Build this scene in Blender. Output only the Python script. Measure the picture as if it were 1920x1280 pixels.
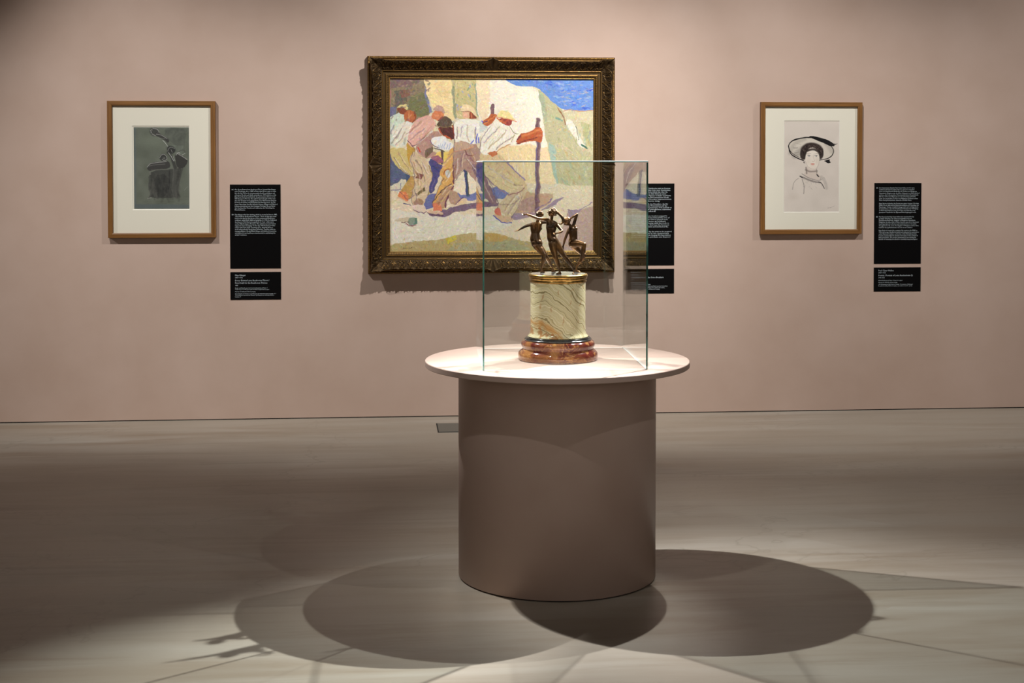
import bpy, bmesh, math, random
import numpy as np
from mathutils import Vector, Matrix

random.seed(4)
rng = np.random.default_rng(11)
sc = bpy.context.scene
COL = sc.collection
for o in list(bpy.data.objects):
    bpy.data.objects.remove(o)

# ------------------------------------------------------------------ camera
CAM_D, CAM_H, F_PX, PY0, PITCH, YAW = 9.2337, 1.6, 2734.18, 391.1, 0.0301, 0.0870
cp, sp, cyw, syw = math.cos(PITCH), math.sin(PITCH), math.cos(YAW), math.sin(YAW)
FWD = Vector((syw * cp, cyw * cp, -sp))
RGT = Vector((cyw, -syw, 0))
UPV = RGT.cross(FWD)
CPOS = Vector((0, -CAM_D, CAM_H))
cam_data = bpy.data.cameras.new('camera')
cam = bpy.data.objects.new('camera', cam_data)
COL.objects.link(cam)
cam.matrix_world = Matrix(((RGT.x, UPV.x, -FWD.x, CPOS.x), (RGT.y, UPV.y, -FWD.y, CPOS.y),
                           (RGT.z, UPV.z, -FWD.z, CPOS.z), (0, 0, 0, 1)))
cam_data.sensor_width = 36
cam_data.lens = F_PX * 36 / 1920
cam_data.shift_y = (PY0 - 640) / 1920
cam_data.clip_end = 60
sc.camera = cam

# ------------------------------------------------------------------ world, exposure
world = bpy.data.worlds.new('world')
sc.world = world
world.use_nodes = True
world.node_tree.nodes['Background'].inputs[0].default_value = (0.9, 0.95, 1.0, 1)
world.node_tree.nodes['Background'].inputs[1].default_value = 0.02
sc.view_settings.view_transform = 'Standard'
sc.view_settings.look = 'None'
sc.view_settings.exposure = 0.07
sc.view_settings.gamma = 1.0
sc.view_settings.use_curve_mapping = False

TX, TY, TZ, TR = 0.668, -3.5985, 0.8416, 0.5146      # display table: centre, top height, radius


def spot(name, loc, aim, watts, angle, blend=0.6, radius=0.02, color=(1.0, 0.90, 0.78)):
    d = bpy.data.lights.new(name, 'SPOT')
    d.energy = watts
    d.spot_size = math.radians(angle)
    d.spot_blend = blend
    d.shadow_soft_size = radius
    d.color = color
    o = bpy.data.objects.new(name, d)
    COL.objects.link(o)
    o.location = loc
    o.rotation_euler = (Vector(aim) - Vector(loc)).to_track_quat('-Z', 'Y').to_euler()
    return o


NEUT = (1.0, 1.0, 1.0)
# rear track: spots on the display table
spot('table_spot', (-0.94, -2.36, 3.8), (1.6, -4.3, 0), 860, 35, 1.0, 0.02, NEUT)
spot('table_spot', (-0.98, -2.36, 3.8), (2.1, -3.9, 0), 330, 60, 1.0, 0.02, NEUT)
spot('table_spot', (1.75, -2.35, 3.8), (0.3, -4.25, 0), 560, 26, 1.0, 0.02, NEUT)
spot('table_spot', (2.60, -2.26, 3.8), (-.3, -4.65, 0), 2200, 19.5, 1.0, 0.02, NEUT)
# rear track: wall washers for the pictures
spot('wall_spot', (-5.60, -2.33, 3.8), (-4.0, 0, 1.0), 540, 68, 1.0, 0.02, NEUT)
spot('wall_spot', (-2.20, -2.33, 3.8), (-1.25, 0, 1.4), 285, 56, 1.0, 0.02, NEUT)
spot('wall_spot', (1.20, -2.33, 3.8), (0.45, 0, 1.3), 400, 76, 1.0, 0.02, NEUT)
spot('wall_spot', (1.75, -2.33, 3.8), (2.5, 0, 1.0), 320, 72, 1.0, 0.02, NEUT)
spot('wall_spot', (5.30, -2.33, 3.8), (3.5, 0, 0.85), 225, 68, 1.0, 0.02, NEUT)
# front track
spot('table_spot', (-0.67, -5.45, 3.8), (TX, TY, 1.1), 90, 34, 1.0, 0.02, NEUT)
spot('table_spot', (2.55, -5.40, 3.8), (TX - .2, TY, 1.1), 70, 36, 1.0, 0.02, NEUT)


# unseen area fills, added to lift the ambient light
def area(name, loc, aim, watts, sx, sy, color):
    d = bpy.data.lights.new(name, 'AREA')
    d.shape = 'RECTANGLE'; d.size = sx; d.size_y = sy; d.energy = watts; d.color = color
    o = bpy.data.objects.new(name, d)
    COL.objects.link(o)
    o.location = loc
    o.rotation_euler = (Vector(aim) - Vector(loc)).to_track_quat('-Z', 'Y').to_euler()
    return o


area('added_ceiling_fill', (1.2, -8.5, 4.1), (1.0, -4.5, 0), 28, 6, 3, (1.0, 0.95, 0.9))  # added soft fill below the ceiling, raises the ambient level
area('added_rear_fill', (1.5, -14.2, 3.3), (1.3, -4, 0.5), 55, 9, 1.4, (1.0, 0.94, 0.89))  # added fill behind the camera, brightens the drum front


# ------------------------------------------------------------------ helpers
def lin(c):
    c = np.asarray(c, float) / 255.0
    return np.where(c <= 0.04045, c / 12.92, ((c + 0.055) / 1.055) ** 2.4)


def l4(c, k=1.0):
    v = lin(c) * k
    return (float(v[0]), float(v[1]), float(v[2]), 1.0)


def mat(name, color=(.5, .5, .5, 1), rough=.5, metal=0.0, spec=.5):
    m = bpy.data.materials.new(name)
    m.use_nodes = True
    b = m.node_tree.nodes['Principled BSDF']
    b.inputs['Base Color'].default_value = color
    b.inputs['Roughness'].default_value = rough
    b.inputs['Metallic'].default_value = metal
    b.inputs['Specular IOR Level'].default_value = spec
    return m


class NT:
    def __init__(s, m):
        s.t = m.node_tree
        s.b = s.t.nodes['Principled BSDF']

    def n(s, kind, **kw):
        nd = s.t.nodes.new(kind)
        for k, v in kw.items():
            if k.startswith('i_'):
                key = k[2:].replace('_', ' ')
                nd.inputs[key if key in nd.inputs else int(key)].default_value = v
            else:
                setattr(nd, k, v)
        return nd

    def l(s, a, b):
        s.t.links.new(a, b)

    def ramp(s, fac, stops, interp='LINEAR'):
        r = s.n('ShaderNodeValToRGB')
        cr = r.color_ramp
        cr.interpolation = interp
        while len(cr.elements) < len(stops):
            cr.elements.new(0.5)
        for e, (p, c) in zip(cr.elements, stops):
            e.position = p
            e.color = c if len(c) == 4 else (*c, 1)
        s.l(fac, r.inputs[0])
        return r.outputs[0]

    def math(s, op, a, b=None, c=None, clamp=False):
        m = s.n('ShaderNodeMath', operation=op, use_clamp=clamp)
        for i, v in enumerate((a, b, c)):
            if v is None:
                continue
            if isinstance(v, (int, float)):
                m.inputs[i].default_value = v
            else:
                s.l(v, m.inputs[i])
        return m.outputs[0]

    def mix(s, fac, a, b, blend='MIX'):
        m = s.n('ShaderNodeMix', data_type='RGBA', blend_type=blend)
        for sock, v in ((m.inputs[0], fac), (m.inputs[6], a), (m.inputs[7], b)):
            if isinstance(v, (int, float)):
                sock.default_value = v
            elif isinstance(v, tuple):
                sock.default_value = v
            else:
                s.l(v, sock)
        return m.outputs[2]

    def coord(s, scale=(1, 1, 1), rot=(0, 0, 0), loc=(0, 0, 0), which='Object'):
        t = s.n('ShaderNodeTexCoord')
        mp = s.n('ShaderNodeMapping')
        mp.inputs['Scale'].default_value = scale
        mp.inputs['Rotation'].default_value = rot
        mp.inputs['Location'].default_value = loc
        s.l(t.outputs[which], mp.inputs[0])
        return mp.outputs[0]

    def noise(s, vec, scale, detail=4, rough=.5, dist=0.0):
        n = s.n('ShaderNodeTexNoise')
        n.inputs['Scale'].default_value = scale
        n.inputs['Detail'].default_value = detail
        n.inputs['Roughness'].default_value = rough
        n.inputs['Distortion'].default_value = dist
        s.l(vec, n.inputs['Vector'])
        return n.outputs[0]

    def bump(s, h, strength=.2, dist=.01):
        b = s.n('ShaderNodeBump')
        b.inputs['Strength'].default_value = strength
        b.inputs['Distance'].default_value = dist
        s.l(h, b.inputs['Height'])
        s.l(b.outputs[0], s.b.inputs['Normal'])


def link(name, me, m=None, parent=None, smooth=False):
    o = bpy.data.objects.new(name, me)
    COL.objects.link(o)
    if m is not None:
        for mm in (m if isinstance(m, (list, tuple)) else [m]):
            me.materials.append(mm)
    if smooth:
        me.polygons.foreach_set('use_smooth', [True] * len(me.polygons))
    if parent is not None:
        o.parent = parent
    return o


def thing(name, label, cat, loc=(0, 0, 0), rotz=0.0, group=None):
    o = bpy.data.objects.new(name, None)
    COL.objects.link(o)
    o.location = loc
    o.rotation_euler = (0, 0, rotz)
    o.empty_display_size = .05
    o['label'] = label
    o['category'] = cat
    if group:
        o['group'] = group
    return o


def box_mesh(name, x0, x1, y0, y1, z0, z1, bevel=0.0, seg=2):
    bm = bmesh.new()
    bmesh.ops.create_cube(bm, size=1)
    for v in bm.verts:
        v.co = Vector((x0 + (v.co.x + .5) * (x1 - x0), y0 + (v.co.y + .5) * (y1 - y0), z0 + (v.co.z + .5) * (z1 - z0)))
    if bevel > 0:
        bmesh.ops.bevel(bm, geom=bm.edges[:], offset=bevel, segments=seg, affect='EDGES', profile=.5)
    me = bpy.data.meshes.new(name)
    bm.to_mesh(me)
    bm.free()
    return me


def lathe_mesh(name, prof, n=128, close_top=True, close_bot=True):
    """prof: list of (r, z) from bottom to top."""
    V, Fc = [], []
    for r, z in prof:
        for i in range(n):
            a = 2 * math.pi * i / n
            V.append((r * math.cos(a), r * math.sin(a), z))
    for j in range(len(prof) - 1):
        for i in range(n):
            k = (i + 1) % n
            Fc.append((j * n + i, j * n + k, (j + 1) * n + k, (j + 1) * n + i))
    if close_bot:
        Fc.append(tuple(range(n - 1, -1, -1)))
    if close_top:
        b = (len(prof) - 1) * n
        Fc.append(tuple(b + i for i in range(n)))
    me = bpy.data.meshes.new(name)
    me.from_pydata(V, [], Fc)
    me.update()
    return me


def smooth_by_angle(o, deg=35):
    me = o.data
    me.polygons.foreach_set('use_smooth', [True] * len(me.polygons))
    bm = bmesh.new()
    bm.from_mesh(me)
    lim = math.radians(deg)
    for e in bm.edges:
        if len(e.link_faces) == 2 and e.calc_face_angle(0) > lim:
            e.smooth = False
    bm.to_mesh(me)
    bm.free()


def grid_mesh(name, P, colors=None, closed=False):
    """P: (n, m, 3) array."""
    n, m = P.shape[:2]
    me = bpy.data.meshes.new(name)
    idx = np.arange(n * m).reshape(n, m)
    q = np.stack([idx[:-1, :-1], idx[:-1, 1:], idx[1:, 1:], idx[1:, :-1]], -1).reshape(-1, 4)
    me.vertices.add(n * m)
    me.vertices.foreach_set('co', P.reshape(-1).astype(np.float32))
    me.loops.add(len(q) * 4)
    me.loops.foreach_set('vertex_index', q.reshape(-1).astype(np.int32))
    me.polygons.add(len(q))
    me.polygons.foreach_set('loop_start', np.arange(0, len(q) * 4, 4, dtype=np.int32))
    me.polygons.foreach_set('loop_total', np.full(len(q), 4, dtype=np.int32))
    me.update(calc_edges=True)
    if colors is not None:
        ca = me.color_attributes.new('paint', 'FLOAT_COLOR', 'POINT')
        c = np.ones((n * m, 4), np.float32)
        c[:, :3] = colors.reshape(-1, 3)
        ca.data.foreach_set('color', c.reshape(-1))
    return me


def pt(px, py, Y):
    """world point seen at photo pixel (px, py) on the vertical plane y = Y"""
    d = FWD + RGT * ((px - 960) / F_PX) + UPV * ((PY0 - py) / F_PX)
    return CPOS + d * ((Y - CPOS.y) / d.y)


# ------------------------------------------------------------------ materials
M_wall = mat('wall_paint', l4((196, 166, 150)), .75, 0, .25)
nt = NT(M_wall)
c = nt.coord()
nz = nt.noise(c, 2.2, 5, .55)
nt.l(nt.ramp(nz, [(0.3, l4((189, 162, 145))), (0.7, l4((198, 172, 156)))]), nt.b.inputs['Base Color'])
nt.bump(nt.noise(c, 160, 3, .6), .12, .002)

M_floor = mat('floor_screed', l4((150, 140, 125)), .5, 0, .35)
nt = NT(M_floor)
c1 = nt.coord((0.35, 2.6, 1))
c2 = nt.coord((1, 1, 1))
s1 = nt.noise(c1, 1.6, 7, .62, .6)
s2 = nt.noise(c2, 0.9, 5, .5, .3)
c3 = nt.coord((0.25, 1.6, 1), loc=(3.7, 1.2, 0))
vor = nt.n('ShaderNodeTexVoronoi', feature='F1')
vor.inputs['Scale'].default_value = 1.3
nt.l(c3, vor.inputs['Vector'])
base = nt.ramp(s1, [(0.36, l4((142, 128, 110))), (0.5, l4((163, 153, 139))), (0.66, l4((176, 169, 157)))])
c4 = nt.coord((0.5, 5.5, 1), loc=(1.3, .4, 0))
s4 = nt.noise(c4, 1.1, 8, .7, .3)
base = nt.mix(nt.ramp(s4, [(.52, (0, 0, 0, 1)), (.66, (.6, .6, .6, 1))]), base, l4((132, 116, 97)))
c5 = nt.coord((1, 1, 1), (0, 0, .6), (5, 2, 0))
cr_ = nt.noise(c5, .35, 6, .6, .4)
hair = nt.math('ABSOLUTE', nt.math('SUBTRACT', cr_, .5))
base = nt.mix(nt.ramp(hair, [(.0006, (.35, .35, .35, 1)), (.0018, (0, 0, 0, 1))]), base, l4((120, 108, 92)))
base = nt.mix(nt.ramp(s2, [(.35, (0, 0, 0, 1)), (.7, (.55, .55, .55, 1))]), base, l4((157, 149, 134)))
vg = nt.n('ShaderNodeSeparateColor')
nt.l(vor.outputs['Color'], vg.inputs[0])
base = nt.mix(nt.math('MULTIPLY', vg.outputs[0], .45), base, l4((154, 141, 125)))
fine = nt.noise(c2, 130, 4, .8)
base = nt.mix(nt.ramp(fine, [(.25, (.25, .25, .25, 1)), (.38, (0, 0, 0, 1))]), base, l4((128, 117, 103)))
nt.l(base, nt.b.inputs['Base Color'])
nt.l(nt.ramp(s1, [(0.2, (.30, .30, .30, 1)), (0.8, (.46, .46, .46, 1))]), nt.b.inputs['Roughness'])
nt.bump(nt.noise(c2, 60, 4, .6), .05, .002)

M_dark = mat('shadow_gap', (.012, .011, .010, 1), .8)
M_ceil = mat('ceiling_paint', (.08, .078, .075, 1), .9)
M_far = mat('rear_wall_paint', (.18, .16, .15, 1), .9)

M_table = mat('table_lacquer', l4((190, 163, 150)), .42, 0, .35)
nt = NT(M_table)
nt.l(nt.ramp(nt.noise(nt.coord(), 5, 4), [(.3, l4((186, 160, 146))), (.7, l4((192, 167, 153)))]), nt.b.inputs['Base Color'])

M_plate = mat('floor_box_metal', l4((120, 122, 114)), .45, .6)

M_label = mat('label_black', (.0022, .0018, .0018, 1), .8, 0, .08)
M_text = mat('label_white_print', l4((196, 204, 208)), .6, 0, .2)


def wood_mat(name, a, b, rot):
    m = mat(name, l4(a), .42, 0, .4)
    n_ = NT(m)
    cc = n_.coord((1.2, 30, 30) if rot == 0 else (30, 30, 1.2))
    v = n_.noise(cc, 3.0, 6, .6, .4)
    n_.l(n_.ramp(v, [(.3, l4(a)), (.7, l4(b))]), n_.b.inputs['Base Color'])
    n_.bump(v, .08, .001)
    return m


M_wood_h = wood_mat('walnut_rail', (104, 66, 27), (142, 97, 47), 0)
M_wood_v = wood_mat('walnut_stile', (104, 66, 27), (142, 97, 47), 1)
M_mat = mat('mat_board', l4((226, 219, 200)), .85, 0, .2)
M_bevel = mat('mat_bevel', l4((240, 236, 224)), .8, 0, .2)


def attr_mat(name, rough, spec=.4, k=1.0, bump=False, metal=0.0):
    m = mat(name, (1, 1, 1, 1), rough, metal, spec)
    n_ = NT(m)
    a = n_.n('ShaderNodeVertexColor', layer_name='paint')
    outc = a.outputs[0]
    if k != 1.0:
        outc = n_.mix(1.0, outc, (k, k, k, 1), 'MULTIPLY')
    n_.l(outc, n_.b.inputs['Base Color'])
    return m, n_


M_canvas, _ = attr_mat('oil_paint', .5, .35)
M_sheet, _ = attr_mat('drawing_paper', .85, .15)


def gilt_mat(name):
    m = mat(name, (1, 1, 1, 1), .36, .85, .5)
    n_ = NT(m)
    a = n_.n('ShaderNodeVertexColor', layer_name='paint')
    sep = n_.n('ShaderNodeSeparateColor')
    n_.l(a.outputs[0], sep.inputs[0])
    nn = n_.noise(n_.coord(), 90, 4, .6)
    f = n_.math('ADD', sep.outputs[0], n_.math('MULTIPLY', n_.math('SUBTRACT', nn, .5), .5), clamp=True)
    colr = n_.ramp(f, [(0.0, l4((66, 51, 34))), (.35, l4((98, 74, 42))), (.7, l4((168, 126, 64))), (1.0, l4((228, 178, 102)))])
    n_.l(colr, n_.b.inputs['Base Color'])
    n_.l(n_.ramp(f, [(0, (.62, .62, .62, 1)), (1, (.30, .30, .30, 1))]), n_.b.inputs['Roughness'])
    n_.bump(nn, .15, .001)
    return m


M_gilt = gilt_mat('aged_gilt')


# ------------------------------------------------------------------ room shell
def struct(o):
    o['kind'] = 'structure'
    return o


XL, XR, YB, ZC = -7.0, 8.5, -15.0, 4.4
struct(link('floor', box_mesh('floor', XL, XR, YB, .15, -.15, 0), M_floor))
struct(link('wall_back', box_mesh('wall_back', XL, XR, 0, .15, .006, ZC), M_wall))
struct(link('wall_left', box_mesh('wall_left', XL - .15, XL, YB, .15, 0, ZC), M_wall))
struct(link('wall_right', box_mesh('wall_right', XR, XR + .15, YB, .15, 0, ZC), M_wall))
struct(link('wall_front', box_mesh('wall_front', XL, XR, YB - .15, YB, 0, ZC), M_far))
struct(link('ceiling', box_mesh('ceiling', XL - .15, XR + .15, YB - .15, .15, ZC, ZC + .15), M_ceil))
struct(link('gap_shade_1', box_mesh('gap_shade_1', XL, XR, .004, .15, 0, .006), M_dark))  # near-black strip, paints the shade of the gap under the wall

# floor outlet cover, half hidden by the table
fb = thing('floor_outlet_cover', 'flat grey rectangular outlet cover set into the floor near the wall', 'floor cover', (0.449, -0.4, 0))
link('frame', box_mesh('fr', -.137, .137, -.153, .153, -.02, .0015), M_dark, fb)
link('cover_plate', box_mesh('pl', -.130, .130, -.146, .146, 0.0015, .003, .0006), M_plate, fb)

# ------------------------------------------------------------------ display table
tb = thing('display_table', 'round pink lacquered display table on a wide drum base', 'table', (TX, TY, 0))
e = .002
tt = link('tabletop', lathe_mesh('tabletop', [(TR - e, TZ - .022), (TR, TZ - .022 + e), (TR, TZ - e), (TR - e, TZ)], 256), M_table, tb)
smooth_by_angle(tt, 30)
dr = link('drum', lathe_mesh('drum', [(.3835, .005), (.3847, .006), (.3847, TZ - .022)], 256), M_table, tb)
smooth_by_angle(dr, 60)
link('plinth', lathe_mesh('plinth', [(.376, 0), (.376, .006)], 128), M_dark, tb)

# ------------------------------------------------------------------ glass case
M_glass = bpy.data.materials.new('clear_glass')
M_glass.use_nodes = True
t = M_glass.node_tree
t.nodes.clear()
out = t.nodes.new('ShaderNodeOutputMaterial')
geo = t.nodes.new('ShaderNodeNewGeometry')
dot = t.nodes.new('ShaderNodeVectorMath'); dot.operation = 'DOT_PRODUCT'
t.links.new(geo.outputs['Normal'], dot.inputs[0]); t.links.new(geo.outputs['Incoming'], dot.inputs[1])


def mth(op, a, b=None):
    m = t.nodes.new('ShaderNodeMath'); m.operation = op; m.use_clamp = False
    for i, v in enumerate((a, b)):
        if v is None: continue
        if isinstance(v, (int, float)): m.inputs[i].default_value = v
        else: t.links.new(v, m.inputs[i])
    return m.outputs[0]


fr = mth('ADD', .042, mth('MULTIPLY', .958, mth('POWER', mth('SUBTRACT', 1.0, mth('ABSOLUTE', dot.outputs['Value'])), 5.0)))
tr = t.nodes.new('ShaderNodeBsdfTransparent'); tr.inputs[0].default_value = (.975, .99, .985, 1)
gl = t.nodes.new('ShaderNodeBsdfGlossy'); gl.inputs['Roughness'].default_value = 0.0; gl.inputs[0].default_value = (1, 1, 1, 1)
mx = t.nodes.new('ShaderNodeMixShader')
t.links.new(fr, mx.inputs[0]); t.links.new(tr.outputs[0], mx.inputs[1]); t.links.new(gl.outputs[0], mx.inputs[2])
t.links.new(mx.outputs[0], out.inputs[0])
M_edge = mat('glass_edge_green', l4((52, 118, 104)), .12, 0, .8)
nt = NT(M_edge)
nt.l(nt.ramp(nt.noise(nt.coord((1, 1, 1)), 9, 3), [(.4, l4((26, 66, 60))), (.6, l4((88, 142, 128)))]), nt.b.inputs['Base Color'])
nt.b.inputs['Transmission Weight'].default_value = .25

M_glint = mat('glass_edge_glint', (.78, .84, .82, 1), .5, 0, .5)  # whitish colour stands in for bright reflections along the glass edges
VW, VD, VH, VT = .612, .6438, .7721, .006
case = thing('glass_display_case', 'clear frameless glass box with green edges covering the bronze group on the round table',
             'display case', (0.6716, -3.584, TZ + .0014), -0.0261)


def pane(x0, x1, y0, y1, z0, z1, axis):
    me = box_mesh('pane', x0, x1, y0, y1, z0, z1)
    o = link('glass_pane', me, [M_glass, M_edge, M_glint], case)
    for p in me.polygons:
        n_ = p.normal
        p.material_index = 0 if abs(n_[axis]) > .9 else 1
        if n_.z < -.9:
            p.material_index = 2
        elif n_.z > .9 or (axis == 0 and n_.y > .9):
            p.material_index = 0
    return o


g = .0006
hx, hy = VW / 2, VD / 2
pane(-hx, hx, -hy, -hy + VT, 0, VH - VT - g, 1)
pane(-hx, hx, hy - VT, hy, 0, VH - VT - g, 1)
pane(-hx, -hx + VT, -hy + VT + g, hy - VT - g, 0, VH - VT - g, 0)
pane(hx - VT, hx, -hy + VT + g, hy - VT - g, 0, VH - VT - g, 0)
bm = bmesh.new()
bmesh.ops.create_cube(bm, size=1)
for v in bm.verts:
    v.co = Vector((v.co.x * VW, v.co.y * VD, VH - VT / 2 + v.co.z * VT))
up = [e_ for e_ in bm.edges if all(v.co.z > VH - VT / 2 for v in e_.verts)]
bmesh.ops.bevel(bm, geom=up, offset=.0024, segments=1, affect='EDGES')  # bevel added to carry the painted bright line on the top edge
bm.normal_update()
me = bpy.data.meshes.new('pane')
for f in bm.faces:
    n_ = f.normal
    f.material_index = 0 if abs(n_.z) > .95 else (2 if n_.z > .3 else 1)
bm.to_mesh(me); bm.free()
link('glass_pane', me, [M_glass, M_edge, M_glint], case)

M_bump = mat('clear_bumper', (.75, .80, .78, 1), .25, 0, .5)
for sx_ in (-1, 1):
    for sy_ in (-1, 1):
        b_ = link('bumper', lathe_mesh('bumper', [(.0035, 0), (.004, .0008), (.0035, .0014)], 12), M_bump, case)
        b_.location = (sx_ * (hx - .004), sy_ * (hy - .004), -.0014)

# ------------------------------------------------------------------ column of the bronze group
M_onyx = mat('banded_onyx', (.8, .78, .6, 1), .12, 0, .6)
nt = NT(M_onyx)
co = nt.n('ShaderNodeTexCoord')
sx = nt.n('ShaderNodeSeparateXYZ')
nt.l(co.outputs['Object'], sx.inputs[0])
X, Y_, Z = sx.outputs
warp = nt.noise(nt.coord(), 14, 3, .5)
w2 = nt.noise(nt.coord((1, 1, 1)), 45, 3, .6)
# bands: fall to the right, curl over on the left
xx = nt.math('ADD', X, .055)
curl = nt.math('MULTIPLY', nt.math('MULTIPLY', xx, xx), 3.2)
band = nt.math('ADD', nt.math('MULTIPLY', Z, 1.0), nt.math('ADD', nt.math('MULTIPLY', X, .42), curl))
band = nt.math('ADD', band, nt.math('MULTIPLY', warp, .075))
band = nt.math('ADD', band, nt.math('MULTIPLY', w2, .0028))
n1 = nt.n('ShaderNodeTexNoise', noise_dimensions='1D'); n1.inputs['Scale'].default_value = 95; n1.inputs['Detail'].default_value = 4; n1.inputs['Roughness'].default_value = .6
nt.l(band, n1.inputs['W'])
col = nt.ramp(n1.outputs[0], [(.30, l4((128, 116, 82))), (.40, l4((178, 164, 122))), (.47, l4((220, 208, 168))), (.53, l4((176, 164, 124))),
                              (.60, l4((228, 217, 184))), (.72, l4((154, 142, 104)))])
# ochre vein, follows one band
d1 = nt.math('ABSOLUTE', nt.math('SUBTRACT', band, .153))
vm = nt.ramp(nt.math('ADD', nt.math('MULTIPLY', d1, 28), nt.math('MULTIPLY', nt.math('SUBTRACT', w2, .5), 1.6)),
             [(.02, (.75, .75, .75, 1)), (.55, (.0, .0, .0, 1))])
col = nt.mix(vm, col, l4((196, 142, 78)))
d3 = nt.math('ABSOLUTE', nt.math('SUBTRACT', band, .118))
vm3 = nt.ramp(nt.math('ADD', nt.math('MULTIPLY', d3, 22), nt.math('MULTIPLY', nt.math('SUBTRACT', w2, .5), 3.0)),
              [(.02, (.8, .8, .8, 1)), (.25, (.0, .0, .0, 1))])
col = nt.mix(vm3, col, l4((160, 104, 52)))
# crossing hair veins
crk = nt.math('ADD', nt.math('SUBTRACT', nt.math('MULTIPLY', Z, .28), X), nt.math('MULTIPLY', warp, .02))
cw = nt.math('ABSOLUTE', nt.math('SUBTRACT', nt.math('PINGPONG', nt.math('ADD', crk, nt.math('MULTIPLY', warp, .06)), .05), .025))
w3 = nt.noise(nt.coord(loc=(.3, .1, .7)), 26, 3, .6)
cm = nt.math('MULTIPLY', nt.ramp(cw, [(.0002, (1, 1, 1, 1)), (.0009, (0, 0, 0, 1))]), nt.ramp(w3, [(.52, (0, 0, 0, 1)), (.62, (.8, .8, .8, 1))]))
col = nt.mix(cm, col, l4((170, 112, 56)))
nt.l(col, nt.b.inputs['Base Color'])
nt.b.inputs['Coat Weight'].default_value = .3

M_red = mat('red_marble', (.3, .06, .04, 1), .1, 0, .6)
nt = NT(M_red)
cc = nt.coord()
a1 = nt.noise(cc, 11, 7, .62, .8)
a2 = nt.noise(nt.coord((1, 1, 1.5), (0, .5, 0)), 12, 5, .62, 1.2)
a3 = nt.noise(nt.coord(loc=(.4, .2, .1)), 9, 3, .5)
colr = nt.ramp(a1, [(.40, l4((158, 106, 62))), (.50, l4((124, 68, 48))), (.56, l4((96, 36, 30))), (.72, l4((112, 48, 38)))])
vein = nt.math('ABSOLUTE', nt.math('SUBTRACT', a2, .5))
colr = nt.mix(nt.math('MULTIPLY', nt.ramp(vein, [(.006, (.85, .85, .85, 1)), (.024, (0, 0, 0, 1))]), nt.ramp(a3, [(.36, (.2, .2, .2, 1)), (.5, (1, 1, 1, 1))])), colr, l4((190, 138, 80)))
nt.l(colr, nt.b.inputs['Base Color'])
nt.b.inputs['Coat Weight'].default_value = .4

M_black = mat('black_polished', (.012, .012, .013, 1), .15, 0, .6)
M_brass = mat('gilt_bronze_collar', l4((176, 138, 72)), .28, .95)
nt = NT(M_brass)
nn = nt.noise(nt.coord(), 60, 4, .6)
nt.l(nt.ramp(nn, [(.3, l4((112, 84, 40))), (.65, l4((190, 150, 84)))]), nt.b.inputs['Base Color'])
M_bronze = mat('bronze_patina', (.12, .07, .04, 1), .3, .8)
M_bronze.node_tree.nodes['Principled BSDF'].inputs['Coat Weight'].default_value = .35
M_bronze.node_tree.nodes['Principled BSDF'].inputs['Coat Roughness'].default_value = .12
nt = NT(M_bronze)
nn = nt.noise(nt.coord(), 24, 4, .55)
nt.l(nt.ramp(nn, [(.32, l4((48, 34, 22))), (.5, l4((98, 68, 40))), (.7, l4((158, 110, 60)))]), nt.b.inputs['Base Color'])
nt.l(nt.ramp(nn, [(.3, (.42, .42, .42, 1)), (.7, (.32, .32, .32, 1))]), nt.b.inputs['Roughness'])

M_topmetal = mat('bronze_plate_polished', l4((206, 206, 204)), .16, .9)

st = thing('bronze_dancers_sculpture', 'bronze group of three dancing nude women on a banded onyx column with red marble foot',
           'sculpture', (0.6713, TY, TZ))


def zz(z):
    return z - TZ


R1 = 0.00208
base_prof = [(.150, 0), (.1545, .003), (.1555, .012), (.1555, .022), (.1535, .030), (.147, .036), (.1405, .041), (.1385, .0455), (.1395, .049),
             (.1425, .053), (.144, .059), (.1435, .066), (.140, .072), (.135, .0755), (.128, .077)]
o = link('marble_foot', lathe_mesh('foot', base_prof, 160), M_red, st); smooth_by_angle(o, 50)
o = link('black_ring', lathe_mesh('ring', [(.1275, .077), (.1305, .0785), (.131, .082), (.128, .0845), (.125, .085), (.1245, .088), (.121, .0895), (.116, .0895)], 160), M_black, st)
smooth_by_angle(o, 50)
zt = 1.1479 - TZ
shaft = [(.1165, .0896), (.1185, .092), (.1175, .095), (.1130, .099), (.1100, .104), (.1085, .112), (.1080, .13)]
shaft += [(.1078, z) for z in np.linspace(.15, zt - .02, 8)] + [(.1078, zt - .004)]
o = link('onyx_shaft', lathe_mesh('shaft', shaft, 160), M_onyx, st); smooth_by_angle(o, 50)
zb = zt - .004
coll = [(.1082, zb), (.1105, zb + .002), (.1120, zb + .005), (.1105, zb + .008), (.1095, zb + .010), (.1120, zb + .013), (.1135, zb + .0155), (.1120, zb + .018),
        (.1125, zb + .0205), (.1155, zb + .023), (.1160, zb + .0275), (.1145, zb + .0305), (.1120, zb + .0325), (.1090, zb + .0325), (.1065, zb + .031)]
o = link('brass_collar', lathe_mesh('collar', coll, 160), M_brass, st); smooth_by_angle(o, 60)
ZTOP = TZ + zb + .033
o = link('top_plate', lathe_mesh('plate', [(.1065, zb + .0312), (.1065, zb + .033)], 128), M_topmetal, st); smooth_by_angle(o, 40)


# ------------------------------------------------------------------ bronze dancers
# figure joints are given as (u, v, depth): u, v in a close-up frame of 7.53 units per photo pixel,
# depth in metres behind the column axis; every one becomes a real 3D position
KU = 5.69 / F_PX / 7.53


def fp(u, v, d):
    p = pt(950 + u / 7.53, 370 + v / 7.53, TY + d)
    return Vector((p.x - st.location.x, p.y - st.location.y, p.z - st.location.z))


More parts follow.
